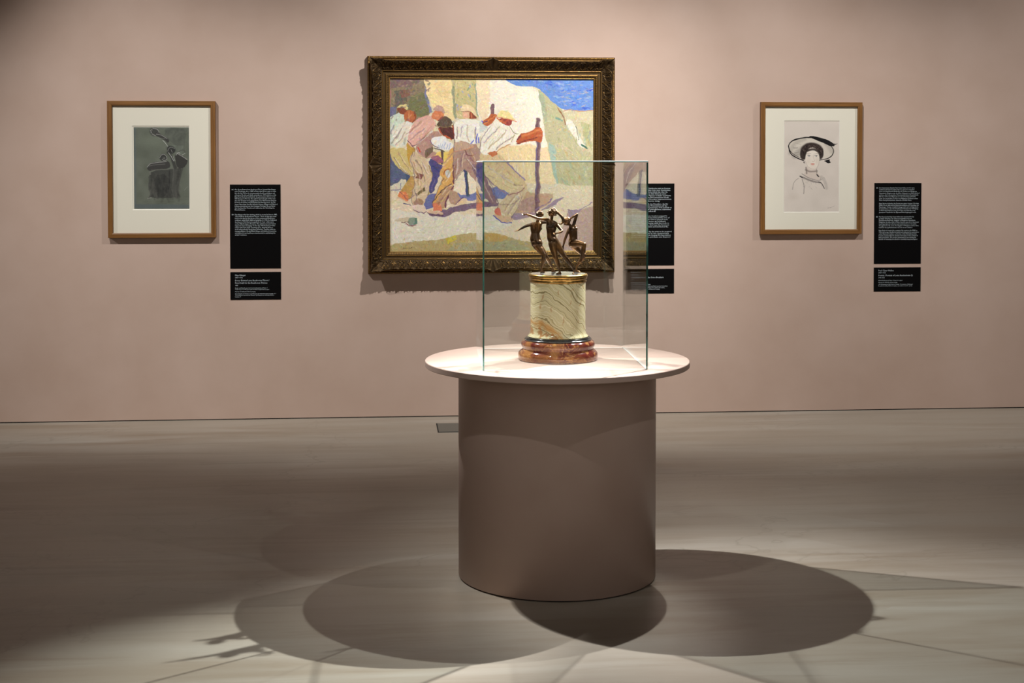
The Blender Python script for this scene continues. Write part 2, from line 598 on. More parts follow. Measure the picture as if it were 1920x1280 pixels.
def capsule(V, Fc, a, b, ra, rb, flat=1.0, n=14):
    ax = (b - a)
    L = ax.length
    if L < 1e-7:
        ax = Vector((0, 0, 1)); L = 1e-7
    ax = ax.normalized()
    q = ax.to_track_quat('Z', 'Y')
    ex, ey = q @ Vector((1, 0, 0)), q @ Vector((0, 1, 0))
    rings = []
    for k in range(1, 5):
        t_ = math.pi / 2 * (1 - k / 4)
        rings.append((a - ax * ra * math.sin(t_), ra * math.cos(t_)))
    for k in range(1, 4):
        f_ = k / 4
        rings.append((a.lerp(b, f_), ra + (rb - ra) * f_))
    for k in range(0, 4):
        t_ = math.pi / 2 * (k / 4)
        rings.append((b + ax * rb * math.sin(t_), rb * math.cos(t_)))
    s = len(V)
    for c_, r_ in rings:
        for i in range(n):
            an = 2 * math.pi * i / n
            V.append(c_ + ex * (r_ * math.cos(an)) + ey * (r_ * math.sin(an) * flat))
    for j in range(len(rings) - 1):
        for i in range(n):
            k = (i + 1) % n
            Fc.append((s + j * n + i, s + j * n + k, s + (j + 1) * n + k, s + (j + 1) * n + i))
    Fc.append(tuple(s + i for i in range(n - 1, -1, -1)))
    Fc.append(tuple(s + (len(rings) - 1) * n + i for i in range(n)))


SOFT = []          # places (hands, faces) that must keep their detail: (centre, radius, weight)


def remeshed(name, V, Fc, voxel, smooth_it, m, parent):
    me = bpy.data.meshes.new(name)
    me.from_pydata([tuple(v) for v in V], [], Fc)
    o = bpy.data.objects.new(name, me)
    COL.objects.link(o)
    r = o.modifiers.new('r', 'REMESH'); r.mode = 'VOXEL'; r.voxel_size = voxel; r.use_smooth_shade = True
    bpy.context.view_layer.update()
    dg = bpy.context.evaluated_depsgraph_get()
    me2 = bpy.data.meshes.new_from_object(o.evaluated_get(dg))
    o.modifiers.clear()
    o.data = me2
    bpy.data.meshes.remove(me)
    n = len(me2.vertices)
    co = np.empty(n * 3, np.float32); me2.vertices.foreach_get('co', co); co = co.reshape(-1, 3).astype(float)
    ed = np.empty(len(me2.edges) * 2, np.int32); me2.edges.foreach_get('vertices', ed); ed = ed.reshape(-1, 2)
    w = np.ones(n)
    for c_, rad, wt in SOFT:
        d = np.linalg.norm(co - np.array(c_), axis=1)
        w = np.minimum(w, wt + (1 - wt) * np.clip((d - rad) / rad, 0, 1))
    deg = np.bincount(ed.reshape(-1), minlength=n)[:, None]
    for _ in range(smooth_it):
        acc = np.zeros_like(co)
        for k in range(3):
            acc[:, k] = np.bincount(ed[:, 0], co[ed[:, 1], k], n) + np.bincount(ed[:, 1], co[ed[:, 0], k], n)
        co += (acc / np.maximum(deg, 1) - co) * (.5 * w)[:, None]
    me2.vertices.foreach_set('co', co.astype(np.float32).reshape(-1))
    me2.update()
    me2.materials.clear()
    me2.materials.append(m)
    me2.polygons.foreach_set('use_smooth', [True] * len(me2.polygons))
    me2.name = name
    o.parent = parent
    return o


def chain(V, Fc, pts, flat=1.0):
    P = [(fp(*p[:3]), p[3] * KU) for p in pts]
    for (a, ra), (b, rb) in zip(P[:-1], P[1:]):
        capsule(V, Fc, a, b, ra, rb, flat)


def blob(V, Fc, u, v, d, r):
    p = fp(u, v, d)
    capsule(V, Fc, p, p + Vector((0, 0, 1e-5)), r * KU, r * KU)


def hand(V, Fc, wrist, tip, spread=(0, 0, 1), r=10.5):
    """palm and five fingers from wrist towards tip (both (u, v, d))"""
    w, t_ = fp(*wrist), fp(*tip)
    SOFT.append((w.lerp(t_, .7), (t_ - w).length * .5, .12))
    ax = (t_ - w)
    L = ax.length
    ax.normalize()
    side = Vector(spread)
    side = (side - ax * side.dot(ax)).normalized()
    nrm = ax.cross(side)
    palm = w + ax * L * .45
    for k in (-1, 0, 1):
        capsule(V, Fc, w + side * k * r * KU * .3, palm + side * k * r * KU * .8, r * KU * .72, r * KU * .62)
    for k, ln in zip((-1.35, -.45, .45, 1.35), (.42, .52, .56, .46)):
        a = palm + side * k * r * KU * .75
        b = a + ax * L * ln * .6 + side * k * r * KU * .25
        c_ = b + ax * L * ln * .45 - nrm * L * .10
        capsule(V, Fc, a, b, r * KU * .40, r * KU * .36, n=8)
        capsule(V, Fc, b, c_, r * KU * .36, r * KU * .30, n=8)
    a = w + ax * L * .15 - side * r * KU * .7
    b = a + ax * L * .25 - side * r * KU * 1.1
    capsule(V, Fc, a, b, r * KU * .42, r * KU * .36, n=8)
    capsule(V, Fc, b, b + ax * L * .2 - side * r * KU * .2, r * KU * .36, r * KU * .28, n=8)


def foot(V, Fc, ankle, du, d_off, L=68, lift=0.0):
    """foot from ankle joint, toes towards du (sign in u) and depth offset; rests on the plate"""
    a = fp(*ankle)
    z0 = ZTOP - st.location.z + lift
    dirv = Vector((du, d_off, 0)).normalized()
    heel = Vector((a.x, a.y, z0 + 10 * KU)) - dirv * 14 * KU
    ball = Vector((a.x, a.y, z0 + 9 * KU)) + dirv * L * .62 * KU
    mid = Vector((a.x, a.y, z0 + 20 * KU)) + dirv * 12 * KU
    capsule(V, Fc, a, heel, 15 * KU, 12 * KU)
    capsule(V, Fc, a, mid, 15 * KU, 13 * KU)
    capsule(V, Fc, heel, ball, 11 * KU, 11 * KU)
    capsule(V, Fc, mid, ball, 13 * KU, 10 * KU)
    sd = Vector((-dirv.y, dirv.x, 0))
    for k in range(5):
        s_ = (k - 2) * 5.2 * KU
        b = ball + sd * s_ + Vector((0, 0, -3 * KU))
        capsule(V, Fc, b, b + dirv * (20 - abs(k - 1) * 2.5) * KU, 4.2 * KU, 3.6 * KU, n=8)


def head(V, Fc, c_, r, face_dir, up_dir):
    """c_ = centre (u, v, d); face_dir, up_dir world directions"""
    p = fp(*c_)
    f_ = Vector(face_dir).normalized()
    u_ = Vector(up_dir).normalized()
    u_ = (u_ - f_ * f_.dot(u_)).normalized()
    s_ = f_.cross(u_)
    R_ = r * KU
    SOFT.append((p + f_ * R_ * .5, R_ * .9, .25))
    capsule(V, Fc, p - f_ * R_ * .25 + u_ * R_ * .1, p + f_ * R_ * .15 + u_ * R_ * .15, R_ * .92, R_ * .86)
    capsule(V, Fc, p + f_ * R_ * .2, p + f_ * R_ * .42 - u_ * R_ * .72, R_ * .66, R_ * .34)          # jaw and chin
    for s in (-1, 1):
        capsule(V, Fc, p + f_ * R_ * .55 + s_ * s * R_ * .38 - u_ * R_ * .22, p + f_ * R_ * .5 + s_ * s * R_ * .2 - u_ * R_ * .5, R_ * .28, R_ * .24)
        capsule(V, Fc, p - f_ * R_ * .05 + s_ * s * R_ * .88, p - f_ * R_ * .1 + s_ * s * R_ * .9 - u_ * R_ * .25, R_ * .15, R_ * .1)   # ears
        capsule(V, Fc, p + f_ * R_ * .93 + s_ * s * R_ * .32 + u_ * R_ * .0, p + f_ * R_ * .9 + s_ * s * R_ * .38 + u_ * R_ * .0, R_ * .11, R_ * .11)  # eyelids
    capsule(V, Fc, p + f_ * R_ * .95 + u_ * R_ * .2 - s_ * R_ * .45, p + f_ * R_ * .95 + u_ * R_ * .2 + s_ * R_ * .45, R_ * .12, R_ * .12)   # brow
    capsule(V, Fc, p + f_ * R_ * .95 + u_ * R_ * .1, p + f_ * R_ * 1.2 - u_ * R_ * .22, R_ * .10, R_ * .15)   # nose
    capsule(V, Fc, p + f_ * R_ * .88 - u_ * R_ * .45 - s_ * R_ * .16, p + f_ * R_ * .88 - u_ * R_ * .45 + s_ * R_ * .16, R_ * .11, R_ * .11)  # mouth
    capsule(V, Fc, p + f_ * R_ * .84 - u_ * R_ * .60 - s_ * R_ * .10, p + f_ * R_ * .84 - u_ * R_ * .60 + s_ * R_ * .10, R_ * .10, R_ * .10)
    return p, f_, u_, s_, R_


def hair_mass(hd, cover, n, rnd, strand=None):
    """curls over the skull: small coiled locks"""
    p, f_, u_, s_, R_ = hd
    V, Fc = [], []
    capsule(V, Fc, p - f_ * R_ * .35 + u_ * R_ * .3, p - f_ * R_ * .05 + u_ * R_ * .35, R_ * .98, R_ * .86)
    k = 0
    while k < n:
        d = Vector((rnd.gauss(0, 1), rnd.gauss(0, 1), rnd.gauss(0, 1))).normalized()
        if d.dot(f_) > .45 - .5 * max(0, -d.dot(u_)) and d.dot(u_) < .62:
            continue
        if d.dot(u_) < -.45:
            continue
        k += 1
        c0 = p - f_ * R_ * .18 + u_ * R_ * .22 + d * R_ * 1.0
        tx_ = d.orthogonal().normalized()
        ty_ = d.cross(tx_)
        rr = R_ * rnd.uniform(.15, .24)
        prev = None
        for j in range(7):
            an = j * .95 + rnd.random()
            q = c0 + (tx_ * math.cos(an) + ty_ * math.sin(an)) * rr * (1 - j * .06) + d * rr * .14 * j
            if prev is not None:
                capsule(V, Fc, prev, q, R_ * .11, R_ * .09, n=6)
            prev = q
    if strand:
        strand(V, Fc)
    return V, Fc


RH = random.Random(7)

# --- the woman in front, arm stretched to the left
V, Fc = [], []
D = -.035
chain(V, Fc, [(632, 335, D + .004, 24), (640, 270, D, 21)])                                     # neck
hd2 = head(V, Fc, (642, 218, D), 54, (-1, -.15, .28), (-.15, -.1, 1))
chain(V, Fc, [(592, 335, D + .006, 30), (668, 360, D - .002, 34)])                               # shoulder girdle
chain(V, Fc, [(600, 355, D, 42), (606, 420, D - .001, 52), (610, 500, D, 44), (618, 570, D, 50), (655, 640, D, 60)])
chain(V, Fc, [(660, 375, D, 42), (656, 430, D, 50), (640, 500, D + .003, 44), (655, 580, D + .003, 54), (695, 650, D + .004, 58)])
blob(V, Fc, 594, 416, D - .0085, 27); blob(V, Fc, 652, 422, D - .0095, 28); blob(V, Fc, 650, 600, D - .004, 50)                         # breasts
chain(V, Fc, [(588, 318, D + .004, 24), (520, 308, D - .008, 23), (440, 298, D - .020, 21), (350, 262, D - .028, 18), (282, 238, D - .034, 12)])
hand(V, Fc, (282, 238, D - .034), (205, 236, D - .04), (0, .6, .8))
chain(V, Fc, [(690, 368, D, 28), (735, 418, D - .020, 22), (782, 475, D - .038, 19), (745, 496, D - .050, 16), (712, 506, D - .056, 12)])
hand(V, Fc, (714, 506, D - .056), (655, 512, D - .06), (0, .5, .8))
chain(V, Fc, [(645, 655, D - .004, 58), (662, 740, D - .008, 50), (692, 850, D - .016, 33), (716, 915, D - .011, 34), (742, 1010, D - .012, 16), (748, 1048, D - .012, 14)])
foot(V, Fc, (750, 1046, D - .012), -1, -.25)
chain(V, Fc, [(705, 665, D + .004, 58), (755, 745, D + .002, 48), (815, 835, D - .002, 32), (872, 900, D + .004, 31), (935, 990, D + .006, 15), (948, 1030, D + .006, 14)])
foot(V, Fc, (950, 1030, D + .006), -.5, -1, 60)
remeshed('dancer', V, Fc, .00105, 9, M_bronze, st)
dn = bpy.data.objects[-1] if False else [c_ for c_ in st.children if c_.name.startswith('dancer')][-1]
dancer_front = dn


def strand2(V, Fc):
    pts = [(705, 205, D + .006, 24), (745, 240, D + .008, 22), (782, 275, D + .008, 24), (798, 315, D + .006, 22), (790, 355, D + .004, 18), (765, 378, D, 14), (735, 372, D, 10)]
    P = [fp(*p_[:3]) for p_ in pts]
    for i in range(len(P) - 1):
        for j in range(9):
            f_ = j / 9
            c_ = P[i].lerp(P[i + 1], f_)
            r_ = (pts[i][3] + (pts[i + 1][3] - pts[i][3]) * f_) * KU
            for s_ in range(3):
                an = s_ * 2.094 + (i * 9 + j) * .55
                q = c_ + Vector((math.cos(an), math.sin(an), .3 * math.sin(an * 2))) * r_ * .5
                capsule(V, Fc, q, q + Vector((0, 0, r_ * .2)), r_ * .5, r_ * .45, n=7)


V, Fc = hair_mass(hd2, 1, 46, RH, strand2)
remeshed('hair', V, Fc, .0009, 1, M_bronze, dancer_front)

# --- the woman at the left, seen from behind
V, Fc = [], []
D = .045
chain(V, Fc, [(432, 345, D, 24), (458, 288, D, 21)])
hd1 = head(V, Fc, (468, 248, D), 48, (.35, 1, .05), (0, 0, 1))
chain(V, Fc, [(355, 382, D, 28), (500, 352, D + .004, 28)])
chain(V, Fc, [(375, 395, D, 42), (380, 450, D, 46), (388, 500, D, 42), (380, 580, D, 54), (402, 650, D, 58)])
chain(V, Fc, [(458, 385, D, 42), (444, 450, D, 44), (420, 500, D, 42), (426, 580, D + .001, 56), (448, 650, D, 60)])
chain(V, Fc, [(392, 400, D + .006, 36), (440, 395, D + .006, 36)])
blob(V, Fc, 398, 642, D - .0075, 50); blob(V, Fc, 446, 640, D - .0065, 52)                         # buttocks
blob(V, Fc, 478, 440, D + .016, 24)
chain(V, Fc, [(348, 384, D, 25), (290, 398, D - .008, 21), (232, 424, D - .016, 19), (168, 462, D - .022, 12)])
hand(V, Fc, (172, 460, D - .022), (112, 482, D - .026), (0, 1, .2))
chain(V, Fc, [(505, 352, D + .002, 25), (560, 352, D - .004, 21), (615, 372, D - .002, 18), (640, 400, D - .004, 12)])
chain(V, Fc, [(425, 685, D, 56), (475, 740, D - .004, 48), (526, 812, D - .012, 31), (520, 885, D - .005, 33), (496, 980, D - .002, 15), (492, 1008, D - .002, 14)])
foot(V, Fc, (492, 1006, D - .002), 1, .2, 62)
chain(V, Fc, [(455, 690, D + .012, 52), (512, 760, D + .012, 43), (560, 840, D + .008, 28), (600, 905, D + .020, 29), (640, 985, D + .024, 14), (650, 1006, D + .024, 13)])
foot(V, Fc, (650, 1006, D + .024), 1, .3, 58)
remeshed('dancer', V, Fc, .00105, 9, M_bronze, st)
dancer_left = [c_ for c_ in st.children if c_.name.startswith('dancer')][-1]
V, Fc = hair_mass(hd1, 1, 46, RH)
remeshed('hair', V, Fc, .0009, 1, M_bronze, dancer_left)

# --- the woman at the right, knee raised, arm over the head
V, Fc = [], []
D = .045
chain(V, Fc, [(905, 405, D, 24), (870, 368, D - .004, 21)])
hd3 = head(V, Fc, (852, 345, D - .008), 48, (-.8, -.25, -.55), (-.4, -.1, .8))
chain(V, Fc, [(892, 440, D, 28), (950, 405, D, 30)])
chain(V, Fc, [(908, 440, D, 38), (918, 500, D, 43), (928, 560, D, 42), (925, 620, D, 52), (928, 655, D, 56)])
chain(V, Fc, [(955, 420, D, 40), (955, 480, D, 45), (958, 550, D, 42), (957, 615, D, 46), (948, 665, D, 54)])
blob(V, Fc, 975, 444, D - .007, 29); blob(V, Fc, 930, 446, D - .0115, 28)
chain(V, Fc, [(945, 395, D, 27), (962, 330, D, 24), (992, 238, D - .004, 20), (940, 270, D - .018, 18), (895, 302, D - .026, 13)])
hand(V, Fc, (897, 300, D - .026), (855, 335, D - .028), (.7, 0, .7))
chain(V, Fc, [(882, 448, D, 26), (850, 520, D - .006, 21), (822, 595, D - .010, 19), (800, 680, D - .014, 12)])
hand(V, Fc, (800, 675, D - .014), (785, 750, D - .016), (1, 0, .1))
chain(V, Fc, [(930, 655, D - .006, 60), (1010, 652, D - .018, 50), (1094, 664, D - .032, 32), (1080, 758, D - .025, 34), (1048, 870, D - .020, 15), (1044, 900, D - .02, 14)])
a_ = fp(1044, 900, D - .02)
for k in range(5):
    s_ = Vector((.3, 1, 0)).normalized() * (k - 2) * 5 * KU
    b_ = a_ + Vector((9 * KU, 0, -30 * KU)) + s_
    capsule(V, Fc, b_, b_ + Vector((14 * KU, 0, -9 * KU)), 4.2 * KU, 3.6 * KU, n=8)
capsule(V, Fc, a_, a_ + Vector((6 * KU, 0, -28 * KU)), 14 * KU, 11 * KU)
capsule(V, Fc, a_, a_ + Vector((-12 * KU, 0, -8 * KU)), 13 * KU, 10 * KU)
chain(V, Fc, [(950, 680, D + .008, 56), (1020, 745, D + .008, 46), (1096, 815, D, 31), (1055, 878, D + .006, 31), (995, 965, D + .008, 15), (985, 1005, D + .008, 14)])
foot(V, Fc, (985, 1008, D + .008), 1, -.2, 64)
remeshed('dancer', V, Fc, .00105, 9, M_bronze, st)
dancer_right = [c_ for c_ in st.children if c_.name.startswith('dancer')][-1]
V, Fc = hair_mass(hd3, 1, 44, RH)
remeshed('hair', V, Fc, .0009, 1, M_bronze, dancer_right)
dancer_front['label'] = 'dancer in front, arm stretched out level to the left'
dancer_left['label'] = 'dancer seen from behind, short curls, arm held low'
dancer_right['label'] = 'dancer with one knee raised and an arm bent over her head'


# ------------------------------------------------------------------ raster painter (colours on a fine mesh)
def vnoise(h, w, cells, seed):
    r = np.random.default_rng(seed)
    gy, gx = cells
    g = r.random((gy + 2, gx + 2))
    y = np.linspace(0, gy, h)[:, None]
    x = np.linspace(0, gx, w)[None, :]
    yi, xi = y.astype(int), x.astype(int)
    fy, fx = y - yi, x - xi
    fy, fx = fy * fy * (3 - 2 * fy), fx * fx * (3 - 2 * fx)
    return (g[yi, xi] * (1 - fy) * (1 - fx) + g[yi + 1, xi] * fy * (1 - fx) + g[yi, xi + 1] * (1 - fy) * fx + g[yi + 1, xi + 1] * fy * fx)


class Raster:
    """colour field over [x0,x1]x[y0,y1]; rows run downwards"""

    def __init__(s, x0, y0, x1, y1, w, h, col, warp=0.0, seed=1):
        s.b = (x0, y0, x1, y1)
        s.w, s.h = w, h
        X, Y = np.meshgrid(np.linspace(x0, x1, w), np.linspace(y0, y1, h))
        if warp:
            c_ = (int(h / 9), int(w / 9))
            c2_ = (int(h / 26) + 1, int(w / 26) + 1)
            X = X + warp * ((vnoise(h, w, c_, seed) - .5) * 2 + (vnoise(h, w, c2_, seed + 2) - .5) * 3)
            Y = Y + warp * ((vnoise(h, w, c_, seed + 1) - .5) * 2 + (vnoise(h, w, c2_, seed + 3) - .5) * 3)
        s.X, s.Y = X, Y
        s.img = np.empty((h, w, 3))
        s.img[:] = col

    def _sub(s, x0, y0, x1, y1):
        bx0, by0, bx1, by1 = s.b
        i0 = max(0, int((x0 - bx0) / (bx1 - bx0) * (s.w - 1)) - 3); i1 = min(s.w, int((x1 - bx0) / (bx1 - bx0) * (s.w - 1)) + 5)
        j0 = max(0, int((y0 - by0) / (by1 - by0) * (s.h - 1)) - 3); j1 = min(s.h, int((y1 - by0) / (by1 - by0) * (s.h - 1)) + 5)
        return slice(j0, max(j0, j1)), slice(i0, max(i0, i1))

    def _blend(s, sl, a, col):
        s.img[sl] = s.img[sl] * (1 - a[..., None]) + np.asarray(col, float) * a[..., None]

    smooth = 1

    @staticmethod
    def _chaikin(P, n, closed):
        for _ in range(n):
            Q = np.roll(P, -1, 0) if closed else P[1:]
            A = P if closed else P[:-1]
            N_ = np.empty((len(A) * 2, P.shape[1]))
            N_[0::2] = A * .75 + Q * .25
            N_[1::2] = A * .25 + Q * .75
            P = N_ if closed else np.vstack([P[:1], N_, P[-1:]])
        return P

    def poly(s, pts, col, alpha=1.0):
        pts = np.asarray(pts, float).copy()
        for ax in (0, 1):                      # points on the border run past it
            lo, hi = s.b[ax], s.b[ax + 2]
            pts[:, ax] = np.where(pts[:, ax] <= lo, lo - 60, np.where(pts[:, ax] >= hi, hi + 60, pts[:, ax]))
        P = s._chaikin(pts, s.smooth, True) if len(pts) > 4 else np.asarray(pts, float)
        sl = s._sub(P[:, 0].min() - 4, P[:, 1].min() - 4, P[:, 0].max() + 4, P[:, 1].max() + 4)
        X, Y = s.X[sl], s.Y[sl]
        ins = np.zeros(X.shape, bool)
        n = len(P)
        for i in range(n):
            xa, ya = P[i]; xb, yb = P[(i + 1) % n]
            if ya == yb: continue
            c_ = ((ya > Y) != (yb > Y)) & (X < (xb - xa) * (Y - ya) / (yb - ya) + xa)
            ins ^= c_
        s._blend(sl, ins * alpha, col)

    def stroke(s, pts, wid, col, alpha=1.0, soft=.4):
        P = np.asarray(pts, float)
        wd = np.asarray(wid if hasattr(wid, '__len__') else [wid] * len(P), float)
        if 2 < len(P) < 30:
            Q = s._chaikin(np.column_stack([P, wd]), 2, False)
            P, wd = Q[:, :2], Q[:, 2]
        m = wd.max() * 1.5 + 3
        sl = s._sub(P[:, 0].min() - m, P[:, 1].min() - m, P[:, 0].max() + m, P[:, 1].max() + m)
        X, Y = s.X[sl], s.Y[sl]
        if X.size == 0: return
        a = np.zeros(X.shape)
        for i in range(len(P) - 1):
            d = P[i + 1] - P[i]
            L2 = max(d @ d, 1e-6)
            t_ = np.clip(((X - P[i, 0]) * d[0] + (Y - P[i, 1]) * d[1]) / L2, 0, 1)
            r_ = (wd[i] + (wd[i + 1] - wd[i]) * t_) / 2
            dist = np.hypot(X - P[i, 0] - t_ * d[0], Y - P[i, 1] - t_ * d[1])
            sf = np.maximum(r_ * soft, .6)
            a = np.maximum(a, np.clip((r_ - dist) / sf + .5, 0, 1))
        s._blend(sl, a * alpha, col)

    def ell(s, cx, cy, rx, ry, col, alpha=1.0, soft=.3, rot=0.0):
        m = max(rx, ry) * (1 + soft) + 2
        sl = s._sub(cx - m, cy - m, cx + m, cy + m)
        X, Y = s.X[sl] - cx, s.Y[sl] - cy
        c_, s_ = math.cos(rot), math.sin(rot)
        d = np.sqrt(((X * c_ + Y * s_) / rx) ** 2 + ((-X * s_ + Y * c_) / ry) ** 2)
        s._blend(sl, np.clip((1 + soft / 2 - d) / max(soft, .02), 0, 1) * alpha, col)


# ---- oil painting: coordinates in a 2.91x close-up of the picture
R = R_oil = Raster(203, 172, 1315, 1105, 640, 538, (225, 210, 175), warp=3.2, seed=5)
P_ = R.poly
S_ = R.stroke
P_([(203, 172), (385, 172), (400, 230), (425, 300), (432, 380), (300, 440), (203, 440)], (142, 124, 96))
P_([(203, 172), (380, 172), (360, 215), (240, 215), (203, 260)], (128, 100, 96))
P_([(330, 260), (400, 240), (425, 300), (430, 370), (340, 380), (300, 320)], (118, 116, 78))
P_([(230, 240), (290, 230), (300, 300), (240, 330)], (104, 98, 84))
P_([(265, 235), (310, 225), (320, 260), (270, 275)], (134, 92, 78))
P_([(203, 330), (245, 320), (240, 380), (203, 400)], (112, 110, 134))
P_([(203, 172), (216, 172), (214, 330), (203, 330)], (170, 120, 110))
for a, b, w in (((398, 200), (412, 300), 12), ((412, 290), (432, 350), 14)):
    S_([a, b], w, (126, 124, 160))
P_([(379, 172), (540, 172), (548, 230), (553, 300), (568, 390), (520, 400), (440, 330), (426, 290), (400, 230)], (243, 216, 158))
P_([(440, 190), (530, 190), (540, 280), (470, 260)], (236, 204, 150))
P_([(538, 172), (672, 172), (676, 250), (682, 330), (690, 390), (570, 400), (553, 300), (546, 230)], (206, 190, 134))
for k in range(36):
    x, y = rng.uniform(560, 668), rng.uniform(180, 330)
    S_([(x, y), (x + rng.uniform(-8, 8), y + rng.uniform(5, 16))], 6, [(170, 168, 190), (186, 160, 110), (222, 206, 150), (150, 160, 120)][k % 4])
S_([(548, 215), (552, 260), (556, 330), (566, 380)], 12, (150, 152, 120))
S_([(672, 200), (676, 300), (684, 370)], 9, (150, 165, 140))
P_([(671, 172), (790, 172), (860, 203), (1010, 214), (1028, 300), (1040, 380), (1055, 480), (1060, 560), (720, 560), (686, 400), (676, 250)], (243, 232, 210))
P_([(672, 172), (750, 172), (745, 330), (730, 420), (692, 400), (678, 260)], (245, 222, 184))
P_([(700, 540), (1060, 520), (1085, 640), (1105, 745), (1010, 748), (860, 720), (720, 640)], (236, 210, 160))
P_([(1030, 540), (1060, 530), (1102, 742), (1030, 742)], (240, 212, 168))
for k in range(26):
    x, y = rng.uniform(840, 1060), rng.uniform(540, 690)
    S_([(x, y), (x + rng.uniform(-6, 10), y + rng.uniform(20, 50))], 7, [(246, 232, 205), (226, 192, 146), (240, 214, 160), (214, 190, 170)][k % 4], .7)
# sky
P_([(775, 172), (1315, 172), (1315, 344), (1150, 346), (1100, 300), (1060, 262), (1010, 213), (930, 208), (860, 202)], (104, 140, 204))
for k in range(150):
    x, y = rng.uniform(830, 1312), rng.uniform(176, 338)
    if y > np.interp(x, [775, 860, 930, 1010, 1062, 1150, 1315], [172, 200, 205, 211, 262, 343, 341]) - 12: continue
    S_([(x, y), (x + rng.uniform(12, 42), y + rng.uniform(-9, 9))], rng.uniform(3, 7),
       [(70, 104, 206), (120, 156, 214), (80, 128, 200), (150, 170, 206), (64, 92, 196), (104, 144, 204)][k % 6], .8)
for k in range(40):
    x, y = rng.uniform(1120, 1310), rng.uniform(190, 330)
    S_([(x, y), (x + rng.uniform(8, 22), y + rng.uniform(-4, 3))], 3, [(200, 176, 160), (170, 170, 190)][k % 2], .75)
# green-grey shaded cliff
P_([(1010, 213), (1062, 264), (1110, 310), (1152, 350), (1165, 390), (1205, 470), (1260, 550), (1315, 610), (1315, 750), (1120, 747), (1095, 700), (1085, 640), (1062, 540), (1050, 440), (1034, 360), (1028, 290)], (190, 182, 142))
P_([(1012, 225), (1045, 255), (1060, 330), (1058, 420), (1036, 360)], (168, 174, 142))
P_([(1062, 500), (1110, 540), (1100, 640), (1130, 740), (1110, 740), (1085, 640)], (166, 186, 166))
P_([(1150, 345), (1315, 340), (1315, 616), (1255, 545), (1205, 470), (1165, 395)], (206, 194, 156))
P_([(1160, 392), (1190, 384), (1215, 430), (1250, 500), (1275, 535), (1252, 548), (1215, 500), (1180, 440)], (226, 220, 200))
P_([(1240, 400), (1300, 420), (1305, 560), (1270, 500)], (180, 178, 128))
S_([(1255, 530), (1278, 545)], 10, (70, 110, 90)); S_([(1215, 430), (1235, 500)], 4, (120, 120, 100))
S_([(1118, 330), (1150, 372), (1165, 420)], 6, (150, 104, 76)); S_([(1110, 380), (1140, 400)], 9, (120, 156, 136))
for k in range(70):
    x, y = rng.uniform(1090, 1305), rng.uniform(420, 735)
    if x < 1090 + (y - 420) * .1: continue
    S_([(x, y), (x + rng.uniform(2, 22), y + rng.uniform(14, 40))], 7, [(204, 188, 136), (160, 178, 156), (196, 164, 110), (210, 200, 166), (172, 172, 128)][k % 5], .65)
S_([(1150, 346), (1200, 338), (1250, 348), (1312, 340)], 6, (190, 150, 120))
# ground
P_([(203, 740), (420, 700), (720, 730), (1100, 742), (1120, 748), (1315, 750), (1315, 1105), (203, 1105)], (226, 207, 176))
P_([(203, 860), (420, 905), (700, 900), (900, 960), (760, 1000), (560, 1012), (480, 1040), (203, 1070)], (226, 216, 194))
for k in range(60):
    x, y = rng.uniform(210, 800), rng.uniform(930, 1030)
    S_([(x, y), (x + rng.uniform(30, 90), y + rng.uniform(-8, 6))], 7, [(232, 226, 206), (214, 212, 170), (222, 210, 190), (218, 220, 178)][k % 4], .5)
P_([(203, 1082), (300, 1052), (480, 1038), (560, 1012), (760, 1002), (850, 1022), (900, 1042), (1010, 1062), (1075, 1105), (203, 1105)], (184, 164, 112))
P_([(560, 1060), (900, 1045), (1060, 1105), (460, 1105)], (170, 162, 124))
P_([(505, 1030), (560, 1014), (570, 1040), (520, 1065)], (206, 186, 70)); P_([(720, 1008), (845, 1010), (850, 1040), (800, 1060), (730, 1050)], (196, 160, 92))
for k in range(60):
    x, y = rng.uniform(230, 1040), rng.uniform(1030, 1100)
    S_([(x, y), (x + rng.uniform(-10, 16), y + rng.uniform(-12, 8))], 6, [(204, 176, 90), (160, 140, 100), (186, 180, 150), (150, 156, 124), (200, 160, 100)][k % 5], .6)
P_([(1062, 1105), (1130, 1010), (1150, 960), (1178, 880), (1236, 882), (1315, 838), (1315, 1105)], (190, 160, 146))
P_([(1178, 876), (1240, 878), (1260, 870), (1180, 940)], (160, 136, 150))
S_([(1178, 876), (1236, 884), (1312, 838)], 4, (150, 126, 150))
# shadows on the ground
P_([(550, 790), (680, 770), (800, 750), (900, 770), (860, 820), (760, 820), (600, 830)], (118, 124, 168))
P_([(410, 905), (450, 880), (520, 870), (620, 840), (790, 838), (800, 862), (700, 866), (620, 880), (560, 890), (510, 918), (470, 915)], (124, 100, 118))
P_([(380, 800), (470, 790), (480, 850), (400, 880)], (110, 112, 158))
P_([(860, 930), (880, 895), (960, 880), (1010, 900), (1040, 880), (1090, 830), (1168, 803), (1120, 845), (1040, 890), (960, 920), (900, 940)], (156, 134, 146))
P_([(820, 800), (940, 770), (1000, 800), (1040, 790), (1110, 800), (1060, 860), (1000, 890), (900, 900), (850, 880)], (196, 160, 128))
P_([(890, 820), (990, 810), (1000, 890), (900, 885)], (176, 142, 128))
P_([(205, 760), (262, 690), (300, 760), (250, 790)], (212, 204, 176))
S_([(265, 735), (266, 770)], 4, (120, 110, 150)); S_([(215, 772), (300, 768)], 5, (140, 130, 140))
